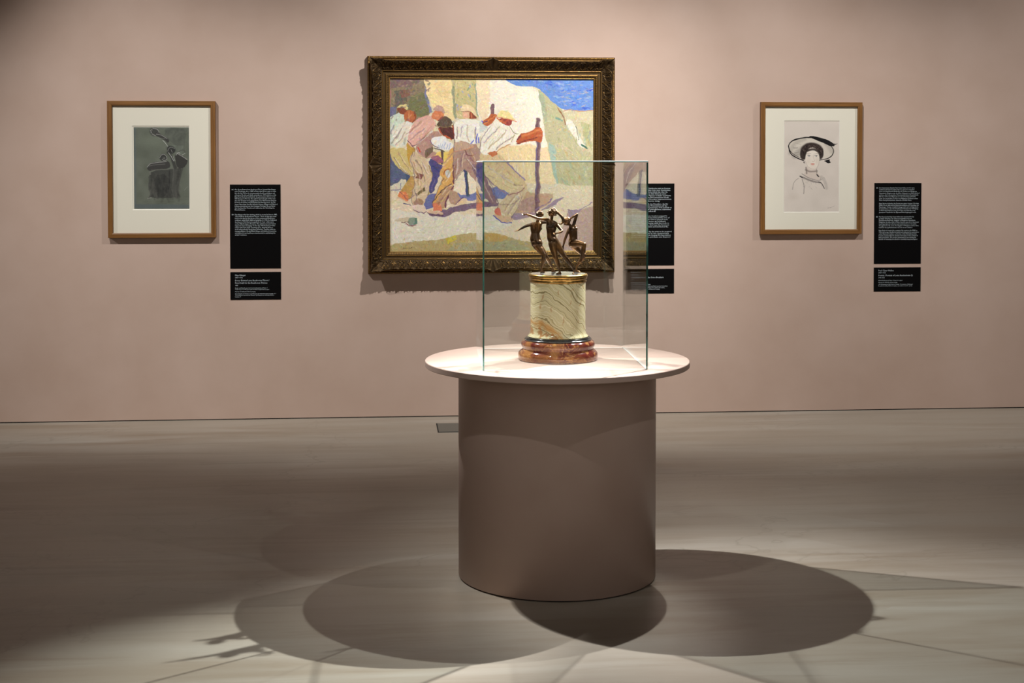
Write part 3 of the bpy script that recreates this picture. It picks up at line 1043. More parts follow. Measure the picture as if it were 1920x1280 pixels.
# --- men at the far left
P_([(203, 600), (225, 570), (260, 650), (320, 690), (318, 740), (275, 705), (240, 740), (203, 764)], (92, 98, 124))
P_([(285, 670), (345, 690), (340, 730), (300, 760), (290, 720)], (72, 88, 112))
P_([(206, 545), (300, 548), (325, 620), (345, 700), (300, 690), (245, 650), (215, 600)], (206, 184, 118))
P_([(203, 410), (232, 362), (265, 348), (300, 365), (335, 400), (338, 430), (300, 520), (262, 545), (215, 535), (203, 500)], (204, 212, 192))
P_([(225, 460), (270, 400), (330, 410), (325, 440), (300, 520), (270, 542), (230, 540)], (228, 220, 200))
for k in range(16):
    x = rng.uniform(215, 300); y = rng.uniform(400, 500)
    S_([(x, y), (x - 16, y + 34)], 4, [(168, 176, 158), (240, 236, 222), (214, 180, 150)][k % 3], .7)
P_([(245, 330), (258, 313), (298, 311), (315, 335), (285, 345)], (224, 204, 138))
P_([(245, 326), (275, 324), (305, 345), (292, 368), (258, 352)], (136, 70, 46))
P_([(283, 385), (293, 345), (330, 338), (355, 362), (347, 402), (330, 416), (303, 396)], (188, 104, 60))
S_([(318, 350), (312, 390)], 6, (214, 150, 96)); S_([(345, 350), (348, 395), (330, 412)], 6, (140, 70, 40))
# ochre trousers of the second man, foot
P_([(295, 500), (345, 530), (340, 600), (322, 650), (298, 590)], (196, 152, 66))
P_([(318, 690), (352, 698), (335, 800), (300, 832), (262, 812), (262, 782)], (190, 148, 82))
P_([(258, 778), (296, 786), (310, 828), (300, 838), (255, 815)], (222, 130, 84))
S_([(250, 812), (300, 838), (318, 842)], 6, (214, 180, 150)); S_([(282, 848), (320, 852)], 4, (70, 70, 110))
# --- man in the pink shirt
P_([(338, 560), (400, 590), (420, 640), (440, 690), (436, 740), (412, 790), (395, 850), (370, 872), (330, 850), (318, 800), (352, 705), (322, 650), (314, 590)], (212, 186, 150))
P_([(345, 792), (395, 752), (398, 775), (350, 805)], (112, 96, 66)); P_([(352, 680), (388, 684), (372, 712), (350, 706)], (130, 80, 74))
P_([(326, 838), (352, 815), (388, 822), (392, 850), (360, 866)], (168, 130, 108))
S_([(420, 640), (440, 690), (430, 750), (408, 800)], 6, (160, 130, 84)); S_([(340, 620), (352, 690)], 5, (180, 140, 110))
P_([(316, 845), (398, 855), (408, 888), (384, 896), (330, 876)], (228, 204, 182)); S_([(330, 880), (384, 898), (406, 890)], 4, (110, 70, 100))
P_([(300, 502), (318, 440), (352, 392), (398, 366), (440, 378), (460, 415), (452, 438), (402, 478), (345, 545), (308, 532)], (226, 174, 156))
for k in range(14):
    x = rng.uniform(330, 430); y = rng.uniform(390, 470)
    S_([(x, y), (x - 20, y + 22)], 4, [(240, 202, 186), (198, 136, 124), (214, 160, 140)][k % 3], .7)
S_([(302, 505), (345, 545), (400, 480)], 4, (96, 62, 84))
P_([(432, 384), (444, 350), (470, 342), (500, 356), (500, 380), (474, 398), (448, 392)], (214, 128, 84))
P_([(440, 335), (462, 312), (490, 318), (510, 350), (504, 364), (480, 348), (446, 346)], (196, 156, 140))
S_([(470, 395), (505, 378)], 7, (96, 56, 60))
# --- man in the dark hat
P_([(410, 590), (500, 628), (480, 690), (440, 790), (412, 795), (432, 720), (440, 680)], (82, 76, 124))
S_([(440, 640), (490, 690)], 9, (60, 72, 120)); S_([(450, 720), (430, 780)], 8, (110, 96, 140))
P_([(440, 570), (552, 556), (552, 625), (500, 640), (455, 620)], (238, 202, 104))
S_([(488, 558), (489, 625)], 12, (92, 66, 62)); S_([(494, 560), (495, 622)], 4, (130, 120, 120))
P_([(345, 545), (402, 480), (458, 444), (500, 485), (445, 515), (432, 560), (470, 575), (430, 600), (400, 600), (352, 562)], (184, 142, 126))
P_([(400, 555), (440, 540), (440, 570), (400, 600)], (120, 100, 80)); S_([(362, 545), (372, 562)], 6, (206, 66, 50))
P_([(430, 596), (468, 582), (500, 620), (470, 626)], (158, 96, 110))
P_([(462, 430), (552, 418), (560, 490), (525, 505), (485, 470)], (92, 48, 42))
S_([(550, 420), (556, 490)], 7, (206, 90, 50)); S_([(500, 480), (540, 500)], 8, (200, 92, 52)); S_([(470, 445), (490, 470)], 7, (186, 90, 60))
P_([(455, 426), (478, 392), (505, 373), (538, 388), (552, 415), (500, 432)], (98, 78, 62))
S_([(455, 428), (500, 434), (552, 418)], 5, (132, 106, 66))
P_([(418, 502), (465, 477), (500, 482), (518, 512), (556, 520), (552, 552), (482, 562), (438, 535)], (240, 234, 224))
for k in range(6):
    S_([(470 + k * 13, 530 - k % 2 * 8), (462 + k * 13, 552)], 4, (150, 166, 206), .8)
S_([(420, 506), (440, 535), (470, 545)], 4, (104, 70, 96)); S_([(448, 548), (500, 565)], 5, (96, 84, 70))
# ochre apron leg and lower legs
P_([(522, 560), (560, 530), (560, 640), (556, 742), (530, 742), (482, 802), (462, 862), (440, 862), (448, 800), (498, 705), (470, 690), (512, 620)], (222, 170, 96))
P_([(512, 665), (534, 660), (537, 698), (520, 706), (508, 690)], (206, 204, 198))
S_([(498, 690), (510, 662), (536, 655)], 4, (150, 70, 50)); S_([(440, 840), (470, 790), (540, 735)], 4, (60, 40, 60))
P_([(470, 800), (532, 742), (562, 762), (520, 820), (500, 872), (450, 880)], (190, 150, 112)); S_([(550, 745), (530, 800), (505, 860)], 8, (112, 64, 80))
P_([(443, 842), (484, 838), (490, 882), (440, 888)], (222, 128, 92))
P_([(414, 880), (440, 884), (490, 884), (494, 906), (418, 896)], (214, 180, 150)); S_([(412, 896), (460, 908), (495, 908)], 4, (92, 60, 80))
P_([(530, 770), (572, 782), (600, 830), (566, 850), (528, 842)], (186, 150, 124))
P_([(556, 842), (608, 812), (628, 822), (612, 846), (566, 854)], (226, 196, 158)); S_([(560, 842), (606, 812)], 4, (100, 60, 110))
# --- man seen from behind, white shirt and grey trousers
P_([(620, 660), (690, 680), (700, 790), (560, 800), (570, 700)], (236, 220, 190))
S_([(612, 664), (622, 720), (632, 802)], 15, (62, 78, 108)); S_([(622, 668), (640, 800)], 5, (96, 84, 60)); S_([(608, 668), (622, 790)], 4, (84, 60, 120))
P_([(556, 508), (662, 500), (694, 560), (700, 620), (745, 745), (800, 850), (740, 850), (690, 740), (612, 655), (598, 662), (556, 726), (548, 620)], (176, 140, 122))
P_([(556, 508), (655, 504), (660, 545), (560, 560)], (198, 164, 138)); S_([(556, 562), (620, 552), (662, 540)], 4, (216, 150, 112))
P_([(640, 630), (700, 640), (745, 745), (800, 850), (740, 850), (690, 740)], (140, 108, 112)); S_([(612, 560), (625, 590), (660, 585)], 5, (110, 60, 56))
S_([(552, 640), (554, 730)], 8, (120, 64, 66)); S_([(640, 600), (690, 640)], 5, (150, 106, 112))
P_([(558, 402), (600, 386), (690, 396), (735, 424), (702, 470), (690, 520), (655, 528), (600, 500), (556, 512), (553, 450)], (245, 238, 220))
S_([(668, 440), (676, 520)], 8, (196, 176, 146)); P_([(690, 400), (735, 424), (706, 468), (690, 460)], (214, 216, 206))
for a, b in (((682, 470), (676, 520)), ((690, 490), (694, 522)), ((660, 500), (648, 522)), ((700, 400), (730, 424))):
    S_([a, b], 6, (88, 96, 200))
S_([(670, 430), (672, 470)], 4, (130, 120, 160))
P_([(596, 348), (640, 344), (646, 388), (604, 386)], (232, 180, 140)); P_([(638, 350), (672, 358), (676, 390), (640, 388)], (158, 78, 50))
S_([(650, 356), (652, 384)], 5, (220, 130, 90))
P_([(588, 340), (598, 315), (628, 306), (662, 322), (682, 385), (662, 366), (640, 346), (596, 352)], (240, 212, 164)); S_([(592, 350), (640, 344), (676, 384)], 3, (120, 60, 50))
# --- arms, bars
P_([(752, 318), (757, 309), (769, 309), (775, 318), (774, 375), (752, 375)], (128, 92, 96))
P_([(700, 408), (736, 386), (752, 358), (784, 362), (792, 378), (745, 425), (722, 432)], (190, 98, 52))
S_([(716, 418), (760, 388), (784, 372)], 8, (218, 128, 70)); S_([(705, 412), (735, 404)], 4, (100, 80, 110))
# --- man pulling the bar, white shirt
P_([(726, 620), (800, 640), (860, 660), (940, 722), (962, 770), (928, 802), (862, 792), (760, 740), (724, 700)], (220, 196, 148))
P_([(690, 580), (720, 560), (800, 575), (840, 610), (960, 745), (940, 760), (860, 690), (760, 650), (690, 620)], (214, 186, 140))
P_([(860, 780), (940, 740), (952, 780), (900, 872), (862, 934), (830, 900), (786, 872), (800, 846)], (208, 184, 146))
for k in range(26):
    x = rng.uniform(740, 900); y = 640 + (x - 740) * .5 + rng.uniform(-15, 60)
    S_([(x, y), (x + 26, y + 12)], 5, [(232, 214, 172), (190, 160, 120), (206, 196, 150), (180, 150, 150)][k % 4], .6)
S_([(850, 800), (900, 786), (940, 760)], 5, (150, 100, 96)); S_([(830, 610), (880, 660), (940, 720)], 6, (140, 118, 160)); S_([(806, 850), (870, 852), (900, 830)], 5, (160, 140, 120))
S_([(724, 700), (790, 760), (860, 800)], 5, (150, 120, 130))
P_([(784, 868), (800, 864), (818, 905), (792, 918), (766, 892)], (212, 116, 92))
P_([(766, 900), (792, 915), (822, 902), (880, 930), (872, 950), (820, 948), (780, 925)], (214, 176, 140)); S_([(768, 912), (820, 952), (872, 954)], 5, (92, 92, 168))
P_([(692, 560), (712, 480), (750, 430), (792, 404), (850, 418), (905, 448), (918, 482), (896, 522), (850, 522), (800, 550), (745, 580), (700, 580)], (242, 234, 214))
for k in range(16):
    x = rng.uniform(730, 860); y = rng.uniform(430, 520)
    S_([(x, y), (x - 24, y + 34)], 4, [(226, 204, 170), (250, 246, 236), (206, 196, 150)][k % 3], .6)
S_([(858, 424), (880, 460), (900, 470)], 4, (150, 140, 100)); S_([(884, 470), (870, 510)], 4, (170, 150, 110)); S_([(745, 580), (800, 555), (860, 524)], 6, (200, 150, 104))
P_([(735, 572), (775, 556), (790, 575), (760, 590)], (190, 110, 70))
P_([(800, 384), (868, 382), (868, 420), (852, 430), (806, 404)], (158, 62, 54)); S_([(790, 388), (838, 410)], 9, (214, 116, 66))
P_([(786, 378), (800, 350), (826, 338), (856, 346), (872, 376), (896, 396), (862, 392), (820, 380)], (238, 216, 146)); S_([(786, 380), (830, 382), (868, 392), (894, 402)], 4, (214, 130, 90))
S_([(1013, 392), (1012, 520), (1010, 700), (1007, 890)], 23, (114, 84, 90)); S_([(1019, 400), (1018, 700), (1014, 860)], 6, (136, 104, 104)); S_([(1004, 520), (1002, 800)], 5, (112, 102, 136))
P_([(905, 470), (958, 460), (1000, 434), (1032, 430), (1040, 470), (1044, 492), (1028, 516), (1006, 506), (960, 512), (890, 524)], (186, 92, 52))
S_([(925, 482), (980, 462), (1026, 444)], 12, (212, 122, 70)); S_([(1010, 452), (1036, 456)], 7, (222, 140, 88)); S_([(1008, 480), (1040, 482)], 7, (214, 120, 72))
S_([(900, 520), (960, 500), (1010, 492)], 5, (120, 50, 40)); S_([(900, 500), (912, 480)], 8, (120, 50, 60))
S_([(1000, 880), (1050, 850), (1090, 820)], 5, (134, 112, 146))
# hammer on the ground
P_([(225, 938), (262, 926), (318, 916), (330, 940), (300, 944), (240, 944)], (206, 188, 158))
P_([(312, 920), (352, 916), (356, 952), (326, 960), (302, 948)], (140, 152, 132)); P_([(340, 917), (355, 920), (356, 950), (340, 955)], (96, 126, 108))
S_([(272, 948), (310, 944)], 4, (110, 70, 60)); S_([(296, 955), (326, 962), (352, 956)], 4, (140, 60, 60))
# folds, shaded sides and broken colour over the figures
FOLD = [((300, 470), (340, 440), (380, 400)), ((320, 500), (352, 470), (396, 440)), ((352, 520), (392, 486), (430, 450)), ((222, 520), (246, 480), (270, 440)), ((240, 530), (270, 500), (292, 460)), ((212, 470), (232, 420)),
        ((330, 640), (360, 690), (356, 740)), ((352, 610), (380, 660), (392, 720)), ((380, 620), (410, 680)), ((340, 770), (352, 820)), ((368, 720), (378, 790)), ((230, 600), (262, 650), (300, 680)), ((250, 570), (290, 630), (322, 670)),
        ((480, 640), (520, 610), (546, 570)), ((500, 720), (526, 680), (548, 640)), ((480, 790), (510, 750)), ((470, 850), (500, 800), (530, 770)), ((600, 430), (592, 480)), ((630, 420), (624, 480), (640, 510)), ((575, 430), (568, 490)),
        ((570, 600), (560, 680)), ((600, 570), (590, 640)), ((640, 560), (668, 620), (700, 680)), ((620, 600), (660, 650), (690, 730)), ((700, 700), (730, 780), (760, 830)), ((720, 520), (760, 470), (800, 430)), ((740, 550), (790, 500), (840, 450)),
        ((780, 550), (830, 510), (880, 480)), ((760, 600), (820, 650), (880, 700)), ((740, 640), (800, 690), (870, 730)), ((780, 720), (850, 760), (900, 770)), ((880, 740), (930, 750)), ((830, 880), (860, 830), (900, 790)), ((850, 900), (880, 850), (910, 810))]
for i_, f_ in enumerate(FOLD):
    tone = [(150, 112, 96), (128, 104, 124), (170, 132, 92), (110, 84, 80)][i_ % 4]
    S_(f_, 5.5, tone, .55, 1.0)
    S_([(a_ + 8, b_ + 5) for a_, b_ in f_], 5, [(248, 226, 190), (240, 208, 160), (250, 240, 224)][i_ % 3], .5, 1.0)
for pts_ in ([(300, 505), (345, 545), (335, 590)], [(330, 560), (318, 600), (352, 705), (320, 800), (330, 850)], [(556, 508), (550, 620), (556, 724)], [(555, 400), (553, 450), (556, 510)], [(203, 600), (240, 655), (318, 690)],
             [(692, 560), (712, 480), (750, 430)], [(724, 700), (760, 740), (800, 846), (786, 872)], [(926, 800), (900, 872), (864, 932)], [(440, 862), (448, 800), (498, 705)], [(745, 745), (800, 850)], [(612, 655), (556, 726)], [(262, 782), (300, 832), (335, 800)]):
    S_(pts_, 3.4, (92, 70, 88), .6, .8)
for cx_, cy_, c_ in ((460, 372, (236, 150, 104)), (484, 386, (150, 80, 66)), (325, 372, (224, 150, 100)), (300, 392, (150, 78, 48)), (618, 366, (244, 206, 170)), (840, 400, (196, 84, 60)), (815, 396, (226, 132, 78)), (262, 340, (110, 56, 40))):
    S_([(cx_ - 7, cy_ + 5), (cx_ + 7, cy_ - 5)], 8, c_, .8, .7)
# earth, rock and olive mottling in the shaded cliff at the upper left
for k in range(110):
    x, y = rng.uniform(210, 415), rng.uniform(180, 400)
    if y > 330 and x > 250: continue
    S_([(x, y), (x + rng.uniform(-14, 18), y + rng.uniform(-14, 10))], 7, [(110, 108, 76), (158, 134, 92), (122, 92, 92), (92, 96, 88), (176, 154, 106), (128, 120, 96)][k % 6], .6)
# painterly pass: every region is re-laid in short strokes of its own colour, some of them broken with warm or violet accents
ang = vnoise(R.h, R.w, (7, 8), 21) * math.pi * 1.4 - .3
oil_relief = np.zeros((R.h, R.w))
ACC = np.array([(236, 190, 140), (196, 150, 190), (250, 240, 220), (150, 150, 110), (214, 140, 100), (120, 120, 170)], float)
for n_st, lmin, lmax, wmin, wmax, sig, acc in ((4200, 8, 17, 1.8, 3.2, 9, .10), (21000, 3, 8, .9, 1.8, 10, .08)):
    src = R.img.copy()
    xs = rng.integers(2, R.w - 2, n_st); ys = rng.integers(2, R.h - 2, n_st)
    jit = rng.normal(0, 1, (n_st, 3)) * np.array([7, 7, 10]) + rng.normal(0, sig, (n_st, 1))
    rad = int(lmax / 2) + 3
    for i in range(n_st):
        x, y = int(xs[i]), int(ys[i])
        a_ = ang[y, x] + rng.normal(0, .45)
        L_ = rng.uniform(lmin, lmax); w__ = rng.uniform(wmin, wmax)
        i0, i1, j0, j1 = max(0, x - rad), min(R.w, x + rad + 1), max(0, y - rad), min(R.h, y + rad + 1)
        yy, xx_ = np.mgrid[j0:j1, i0:i1]
        dx, dy = xx_ - x, yy - y
        al = dx * math.cos(a_) + dy * math.sin(a_); bl = -dx * math.sin(a_) + dy * math.cos(a_)
        m_ = np.clip(1.25 - ((al / (L_ / 2)) ** 2 + (bl / w__) ** 2) ** .5, 0, 1)
        col_ = src[y, x]
        near = np.exp(-(((src[j0:j1, i0:i1] - col_) ** 2).sum(-1)) / 5200)       # keep contours
        m_ = m_ * (.12 + .88 * near)
        cc_ = col_ + jit[i]
        if rng.random() < acc:
            cc_ = cc_ * .68 + ACC[rng.integers(len(ACC))] * .32 * (col_.mean() / 170 + .1)
        R.img[j0:j1, i0:i1] = R.img[j0:j1, i0:i1] * (1 - m_[..., None] * .8) + cc_ * m_[..., None] * .8
        if lmax < 10:
            oil_relief[j0:j1, i0:i1] = oil_relief[j0:j1, i0:i1] * (1 - m_) + m_ * (.5 + .5 * np.cos(bl * 2.5)) * rng.uniform(.3, 1)
# signature at the lower left
sg = [(276, 1088), (280, 1080), (284, 1088), (290, 1083), (296, 1088), (302, 1084), (306, 1088)]
S_(sg, 2.2, (92, 66, 50), .8); S_([(314, 1080), (310, 1084), (316, 1087), (312, 1090)], 2, (92, 66, 50), .8)
S_([(318, 1084), (322, 1088), (326, 1078), (326, 1088)], 2, (92, 66, 50), .8)

# ---- throne drawing: coordinates in a 4.27x close-up
R = R_throne = Raster(305, 292, 742, 945, 236, 352, (101, 105, 93), warp=1.6, seed=31)
R.smooth = 1
S_ = R.stroke; P_ = R.poly; E_ = R.ell
R.img += (vnoise(R.h, R.w, (12, 9), 40)[..., None] - .5) * 16
S_([(314, 292), (312, 920)], 20, (94, 102, 104), .55, .9); S_([(305, 925), (742, 930)], 34, (88, 96, 98), .7, .7); S_([(305, 297), (742, 297)], 9, (120, 124, 112), .6, .5)
E_(460, 400, 110, 60, (122, 128, 112), .5, 1.2)
P_([(600, 310), (730, 310), (700, 460), (640, 440), (590, 400), (540, 330)], (80, 82, 76), .45)
S_([(560, 320), (620, 300), (720, 320)], 18, (72, 74, 70), .4, 1)
P_([(590, 430), (700, 440), (690, 520), (600, 500)], (112, 118, 106), .6)
S_([(700, 340), (706, 470)], 3, (66, 68, 64), .5)
# seat block
P_([(440, 640), (600, 625), (690, 615), (672, 690), (655, 800), (665, 858), (425, 862), (440, 820), (420, 760), (422, 690)], (66, 66, 62), .85)
P_([(460, 680), (560, 660), (590, 760), (560, 850), (470, 850)], (50, 50, 48), .5)
S_([(425, 690), (432, 720), (420, 770), (440, 830), (420, 860)], 12, (84, 84, 78), .8, .6)
S_([(455, 690), (450, 760), (465, 850)], 5, (98, 98, 90), .5, .6)
S_([(690, 620), (660, 720), (650, 800), (664, 850)], 12, (76, 76, 70), .7, .6)
S_([(610, 560), (640, 620), (630, 700), (615, 760), (640, 850)], 26, (82, 82, 76), .8, .5)
S_([(618, 600), (620, 700), (600, 780), (620, 850)], 6, (106, 106, 98), .6, .6); S_([(590, 640), (585, 750), (570, 850)], 5, (40, 40, 40), .6, .6)
# soft chalk shading of the block
for k in range(170):
    x, y = rng.uniform(430, 670), rng.uniform(650, 850)
    S_([(x, y), (x + rng.uniform(-12, 14), y + rng.uniform(14, 50))], rng.uniform(8, 18), [(40, 40, 38), (88, 86, 80), (58, 56, 54), (104, 102, 94)][k % 4], .16, 1.2)
for k in range(60):
    x, y = rng.uniform(560, 720), rng.uniform(305, 480)
    S_([(x, y), (x + rng.uniform(-24, 24), y + rng.uniform(8, 30))], rng.uniform(10, 22), [(70, 72, 66), (112, 116, 104)][k % 2], .14, 1.2)
# arm rest and scroll
P_([(410, 630), (412, 600), (440, 575), (520, 562), (580, 560), (600, 610), (560, 625), (470, 632), (430, 645)], (62, 60, 58), .9)
S_([(412, 612), (430, 585), (480, 573), (560, 566)], 6, (176, 176, 168), .7, .7); S_([(425, 605), (470, 592), (550, 586)], 5, (120, 118, 112), .7, .7)
S_([(440, 636), (600, 628), (690, 615)], 5, (110, 108, 100), .7, .5); S_([(430, 650), (440, 665), (430, 672), (424, 655), (436, 648)], 6, (112, 110, 102), .8, .6)
E_(538, 534, 30, 30, (60, 60, 58), .9, .2)
S_([(510, 535), (520, 512), (545, 506), (565, 522), (566, 548), (545, 560), (528, 550)], 4, (186, 184, 176), .7, .6)
S_([(540, 530), (552, 535), (545, 546), (532, 540)], 4, (140, 138, 130), .7, .6)
# figure on the arm
E_(600, 472, 34, 30, (56, 56, 54), .95, .3, .3); S_([(570, 490), (580, 462), (600, 450), (628, 462)], 5, (156, 154, 148), .6, .7)
S_([(575, 495), (600, 520), (618, 570), (632, 620)], 22, (66, 66, 62), .9, .5)
S_([(580, 496), (606, 530), (622, 566)], 4, (206, 206, 200), .8, .6); S_([(618, 520), (630, 560)], 3, (196, 196, 190), .7, .6); S_([(600, 470), (608, 490)], 4, (180, 180, 174), .6, .7)
P_([(632, 500), (670, 505), (720, 540), (736, 570), (700, 620), (650, 625), (636, 570)], (56, 54, 52), .85)
S_([(645, 500), (680, 520), (725, 550)], 7, (170, 168, 160), .7, .6); S_([(640, 515), (655, 490), (672, 500)], 4, (200, 200, 194), .7, .6); S_([(690, 515), (712, 500)], 4, (190, 190, 184), .7, .6); S_([(650, 490), (670, 480), (700, 470), (712, 490)], 8, (82, 82, 76), .7, .8)
# upper figure
E_(468, 330, 34, 34, (70, 70, 66), .9, .4); S_([(440, 320), (450, 350), (480, 360)], 6, (190, 188, 180), .6, .7); S_([(455, 300), (490, 304), (505, 330)], 5, (186, 184, 178), .6, .7)
for k in range(22):
    a_ = rng.uniform(0, 6.28); x, y = 468 + 28 * math.cos(a_), 332 + 28 * math.sin(a_)
    S_([(x, y), (x + rng.uniform(-9, 9), y + rng.uniform(-9, 9))], 2.5, [(170, 168, 160), (50, 50, 48), (130, 128, 122)][k % 3], .7)
S_([(490, 350), (530, 365), (575, 400)], 28, (62, 60, 58), .85, .6); S_([(485, 350), (530, 352), (570, 385)], 5, (178, 176, 170), .6, .7); S_([(500, 375), (555, 385)], 4, (150, 150, 142), .6, .7)
S_([(535, 395), (560, 425), (572, 448)], 3, (214, 214, 208), .8, .6)
S_([(410, 862), (440, 856)], 4, (176, 174, 166), .6); S_([(700, 800), (730, 770)], 2.5, (150, 150, 144), .5)
for yy_, a_, b_ in ((889, 372, 628), (905, 380, 560), (873, 660, 735), (905, 640, 735), (850, 695, 735)):
    x = a_
    while x < b_:
        S_([(x, yy_ + rng.uniform(-2, 2)), (x + rng.uniform(3, 7), yy_ + rng.uniform(-4, 3))], 1.8, (70, 68, 60), .55)
        x += rng.uniform(6, 11)
R.img += rng.normal(0, 2.2, R.img.shape[:2])[..., None]

# ---- portrait drawing: coordinates in a 4.265x close-up
R = R_lady = Raster(252, 240, 702, 972, 250, 407, (211, 199, 186), warp=1.0, seed=51)
R.smooth = 2
S_ = R.stroke; P_ = R.poly; E_ = R.ell
R.img += (vnoise(R.h, R.w, (9, 7), 61)[..., None] - .5) * 7
# hat brim
E_(472, 466, 186, 90, (208, 198, 182), .9, .1, .12)
S_([(300, 500), (330, 420), (420, 385)], 30, (150, 142, 130), .35, 1); S_([(340, 520), (400, 470)], 46, (120, 112, 104), .4, 1); S_([(600, 420), (640, 480)], 40, (170, 160, 148), .5, 1)
for k in range(26):
    a_ = rng.uniform(2.4, 3.9); r1, r2 = 150, 110
    S_([(472 + r1 * math.cos(a_), 466 + 70 * math.sin(a_)), (472 + r2 * math.cos(a_), 466 + 56 * math.sin(a_))], 3, [(120, 112, 104), (230, 222, 208)][k % 2], .35)
br = []
for k in range(60):
    a_ = 2 * math.pi * k / 59
    x, y = 184 * math.cos(a_), 88 * math.sin(a_)
    br.append((472 + x * math.cos(.14) - y * math.sin(.14), 466 + x * math.sin(.14) + y * math.cos(.14)))
wd_ = [5 + 2.5 * math.sin(k / 59 * 6.28 * 2 + 1) for k in range(60)]
S_(br, wd_, (34, 30, 30), .95, .3)
S_([(288, 440), (300, 500), (350, 535), (410, 556)], 8, (24, 20, 20), .95, .3)
S_([(320, 400), (400, 374), (470, 370)], 9, (26, 24, 24), .95, .3)
# feather and ribbon
P_([(450, 362), (490, 360), (560, 378), (620, 398), (660, 425), (664, 442), (630, 446), (580, 420), (520, 396), (470, 378)], (24, 22, 22), .97)
for k in range(16):
    x = 640 + rng.uniform(-20, 20); S_([(x, 425 + rng.uniform(-12, 12)), (x + 26, 436 + rng.uniform(-14, 10))], 3, (40, 36, 36), .6)
P_([(572, 562), (628, 543), (622, 560), (636, 574), (606, 580), (590, 566)], (26, 24, 24), .95)
# hair
E_(478, 478, 88, 64, (52, 42, 38), .97, .18); E_(412, 508, 30, 42, (50, 42, 38), .95, .3); E_(548, 500, 24, 48, (52, 44, 40), .95, .3)
for k in range(34):
    a_ = rng.uniform(3.2, 6.2); x, y = 478 + 70 * math.cos(a_), 480 + 48 * math.sin(a_)
    S_([(x, y), (x + rng.uniform(-14, 20), y + rng.uniform(4, 16))], 5, [(112, 96, 86), (30, 24, 22), (76, 62, 56)][k % 3], .6)
# face, neck
P_([(432, 590), (520, 590), (522, 660), (560, 690), (540, 720), (450, 700), (410, 670), (430, 640)], (206, 190, 176), .9)
E_(482, 540, 57, 88, (224, 212, 196), 1, .08); E_(486, 610, 30, 20, (220, 206, 190), .9, .3)
S_([(420, 500), (436, 480), (470, 470), (500, 468), (530, 484), (546, 510)], 16, (46, 38, 34), .95, .6)
for cx_ in (454, 512):
    S_([(cx_ - 18, 507), (cx_, 500), (cx_ + 18, 505)], 4, (86, 74, 66), .75, .8)
    E_(cx_, 521, 12, 6, (244, 240, 232), .8, .3); E_(cx_ + 1, 521, 5.5, 5.5, (70, 72, 76), .95, .3)
    S_([(cx_ - 14, 520), (cx_, 513), (cx_ + 14, 520)], 3.2, (50, 42, 38), .9, .6); S_([(cx_ - 10, 528), (cx_ + 10, 528)], 2, (150, 130, 118), .5)
S_([(490, 515), (496, 545), (500, 556)], 3.5, (186, 168, 152), .8, .8); S_([(478, 560), (488, 566), (500, 560)], 3.4, (150, 116, 102), .8, .8)
E_(486, 584, 16, 5, (206, 128, 112), .95, .5); E_(486, 591, 12, 5, (214, 142, 124), .95, .5); S_([(470, 587), (486, 586), (502, 587)], 2, (156, 90, 80), .8)
S_([(428, 560), (440, 600), (470, 624), (500, 626)], 3, (150, 136, 124), .6, .8); S_([(416, 560), (422, 580)], 8, (150, 140, 130), .7); E_(415, 572, 6, 6, (60, 54, 50), .6, .5)
S_([(540, 540), (536, 590), (516, 622)], 6, (190, 174, 160), .7, .9)
S_([(428, 632), (470, 650), (520, 640)], 12, (120, 108, 100), .6, .9); S_([(432, 615), (436, 660)], 12, (112, 100, 94), .6, .9); S_([(516, 626), (518, 660)], 8, (130, 118, 108), .6, .9)
for k in range(60):
    a_ = rng.uniform(2.9, 6.5); r_ = rng.uniform(.55, 1.0)
    x, y = 478 + 84 * r_ * math.cos(a_), 482 + 60 * r_ * math.sin(a_)
    S_([(x, y), (x + rng.uniform(-16, 18), y + rng.uniform(3, 14)), (x + rng.uniform(-10, 24), y + rng.uniform(12, 26))], 4, [(120, 104, 94), (26, 20, 18), (84, 70, 62), (60, 48, 44)][k % 4], .4, .9)
E_(452, 566, 16, 22, (206, 190, 174), .5, 1.2); E_(520, 560, 12, 26, (200, 184, 168), .5, 1.2); E_(484, 502, 34, 12, (236, 226, 212), .5, 1)
E_(482, 545, 52, 82, (226, 213, 198), .25, .5)
# dress
S_([(384, 684), (420, 700), (480, 725), (550, 735)], 13, (96, 88, 84), .6, .9); S_([(400, 664), (450, 700), (530, 720), (556, 712)], 7, (120, 112, 106), .6, .9)
S_([(384, 686), (400, 694)], 8, (40, 36, 36), .8); S_([(520, 670), (534, 686)], 9, (40, 36, 36), .85); S_([(535, 730), (560, 740), (580, 780)], 7, (60, 54, 52), .75, .8)
S_([(555, 690), (590, 730), (600, 780)], 24, (168, 158, 148), .5, 1); S_([(322, 790), (330, 730), (370, 700)], 4, (120, 110, 104), .6, .9); S_([(400, 710), (418, 760), (414, 824)], 6, (110, 102, 96), .6, .9)
for k in range(40):
    x, y = rng.uniform(400, 590), rng.uniform(690, 780)
    S_([(x, y), (x + rng.uniform(-8, 14), y + rng.uniform(6, 20))], 2.5, [(150, 140, 132), (110, 102, 96), (196, 186, 174)][k % 3], .45)
E_(330, 850, 40, 24, (200, 186, 172), .5, 1.4)
S_([(610, 944), (640, 930), (622, 940), (664, 922)], 2, (140, 130, 122), .7); S_([(612, 940), (616, 932)], 2, (140, 130, 122), .7)
R.img += rng.normal(0, 1.6, R.img.shape[:2])[..., None]



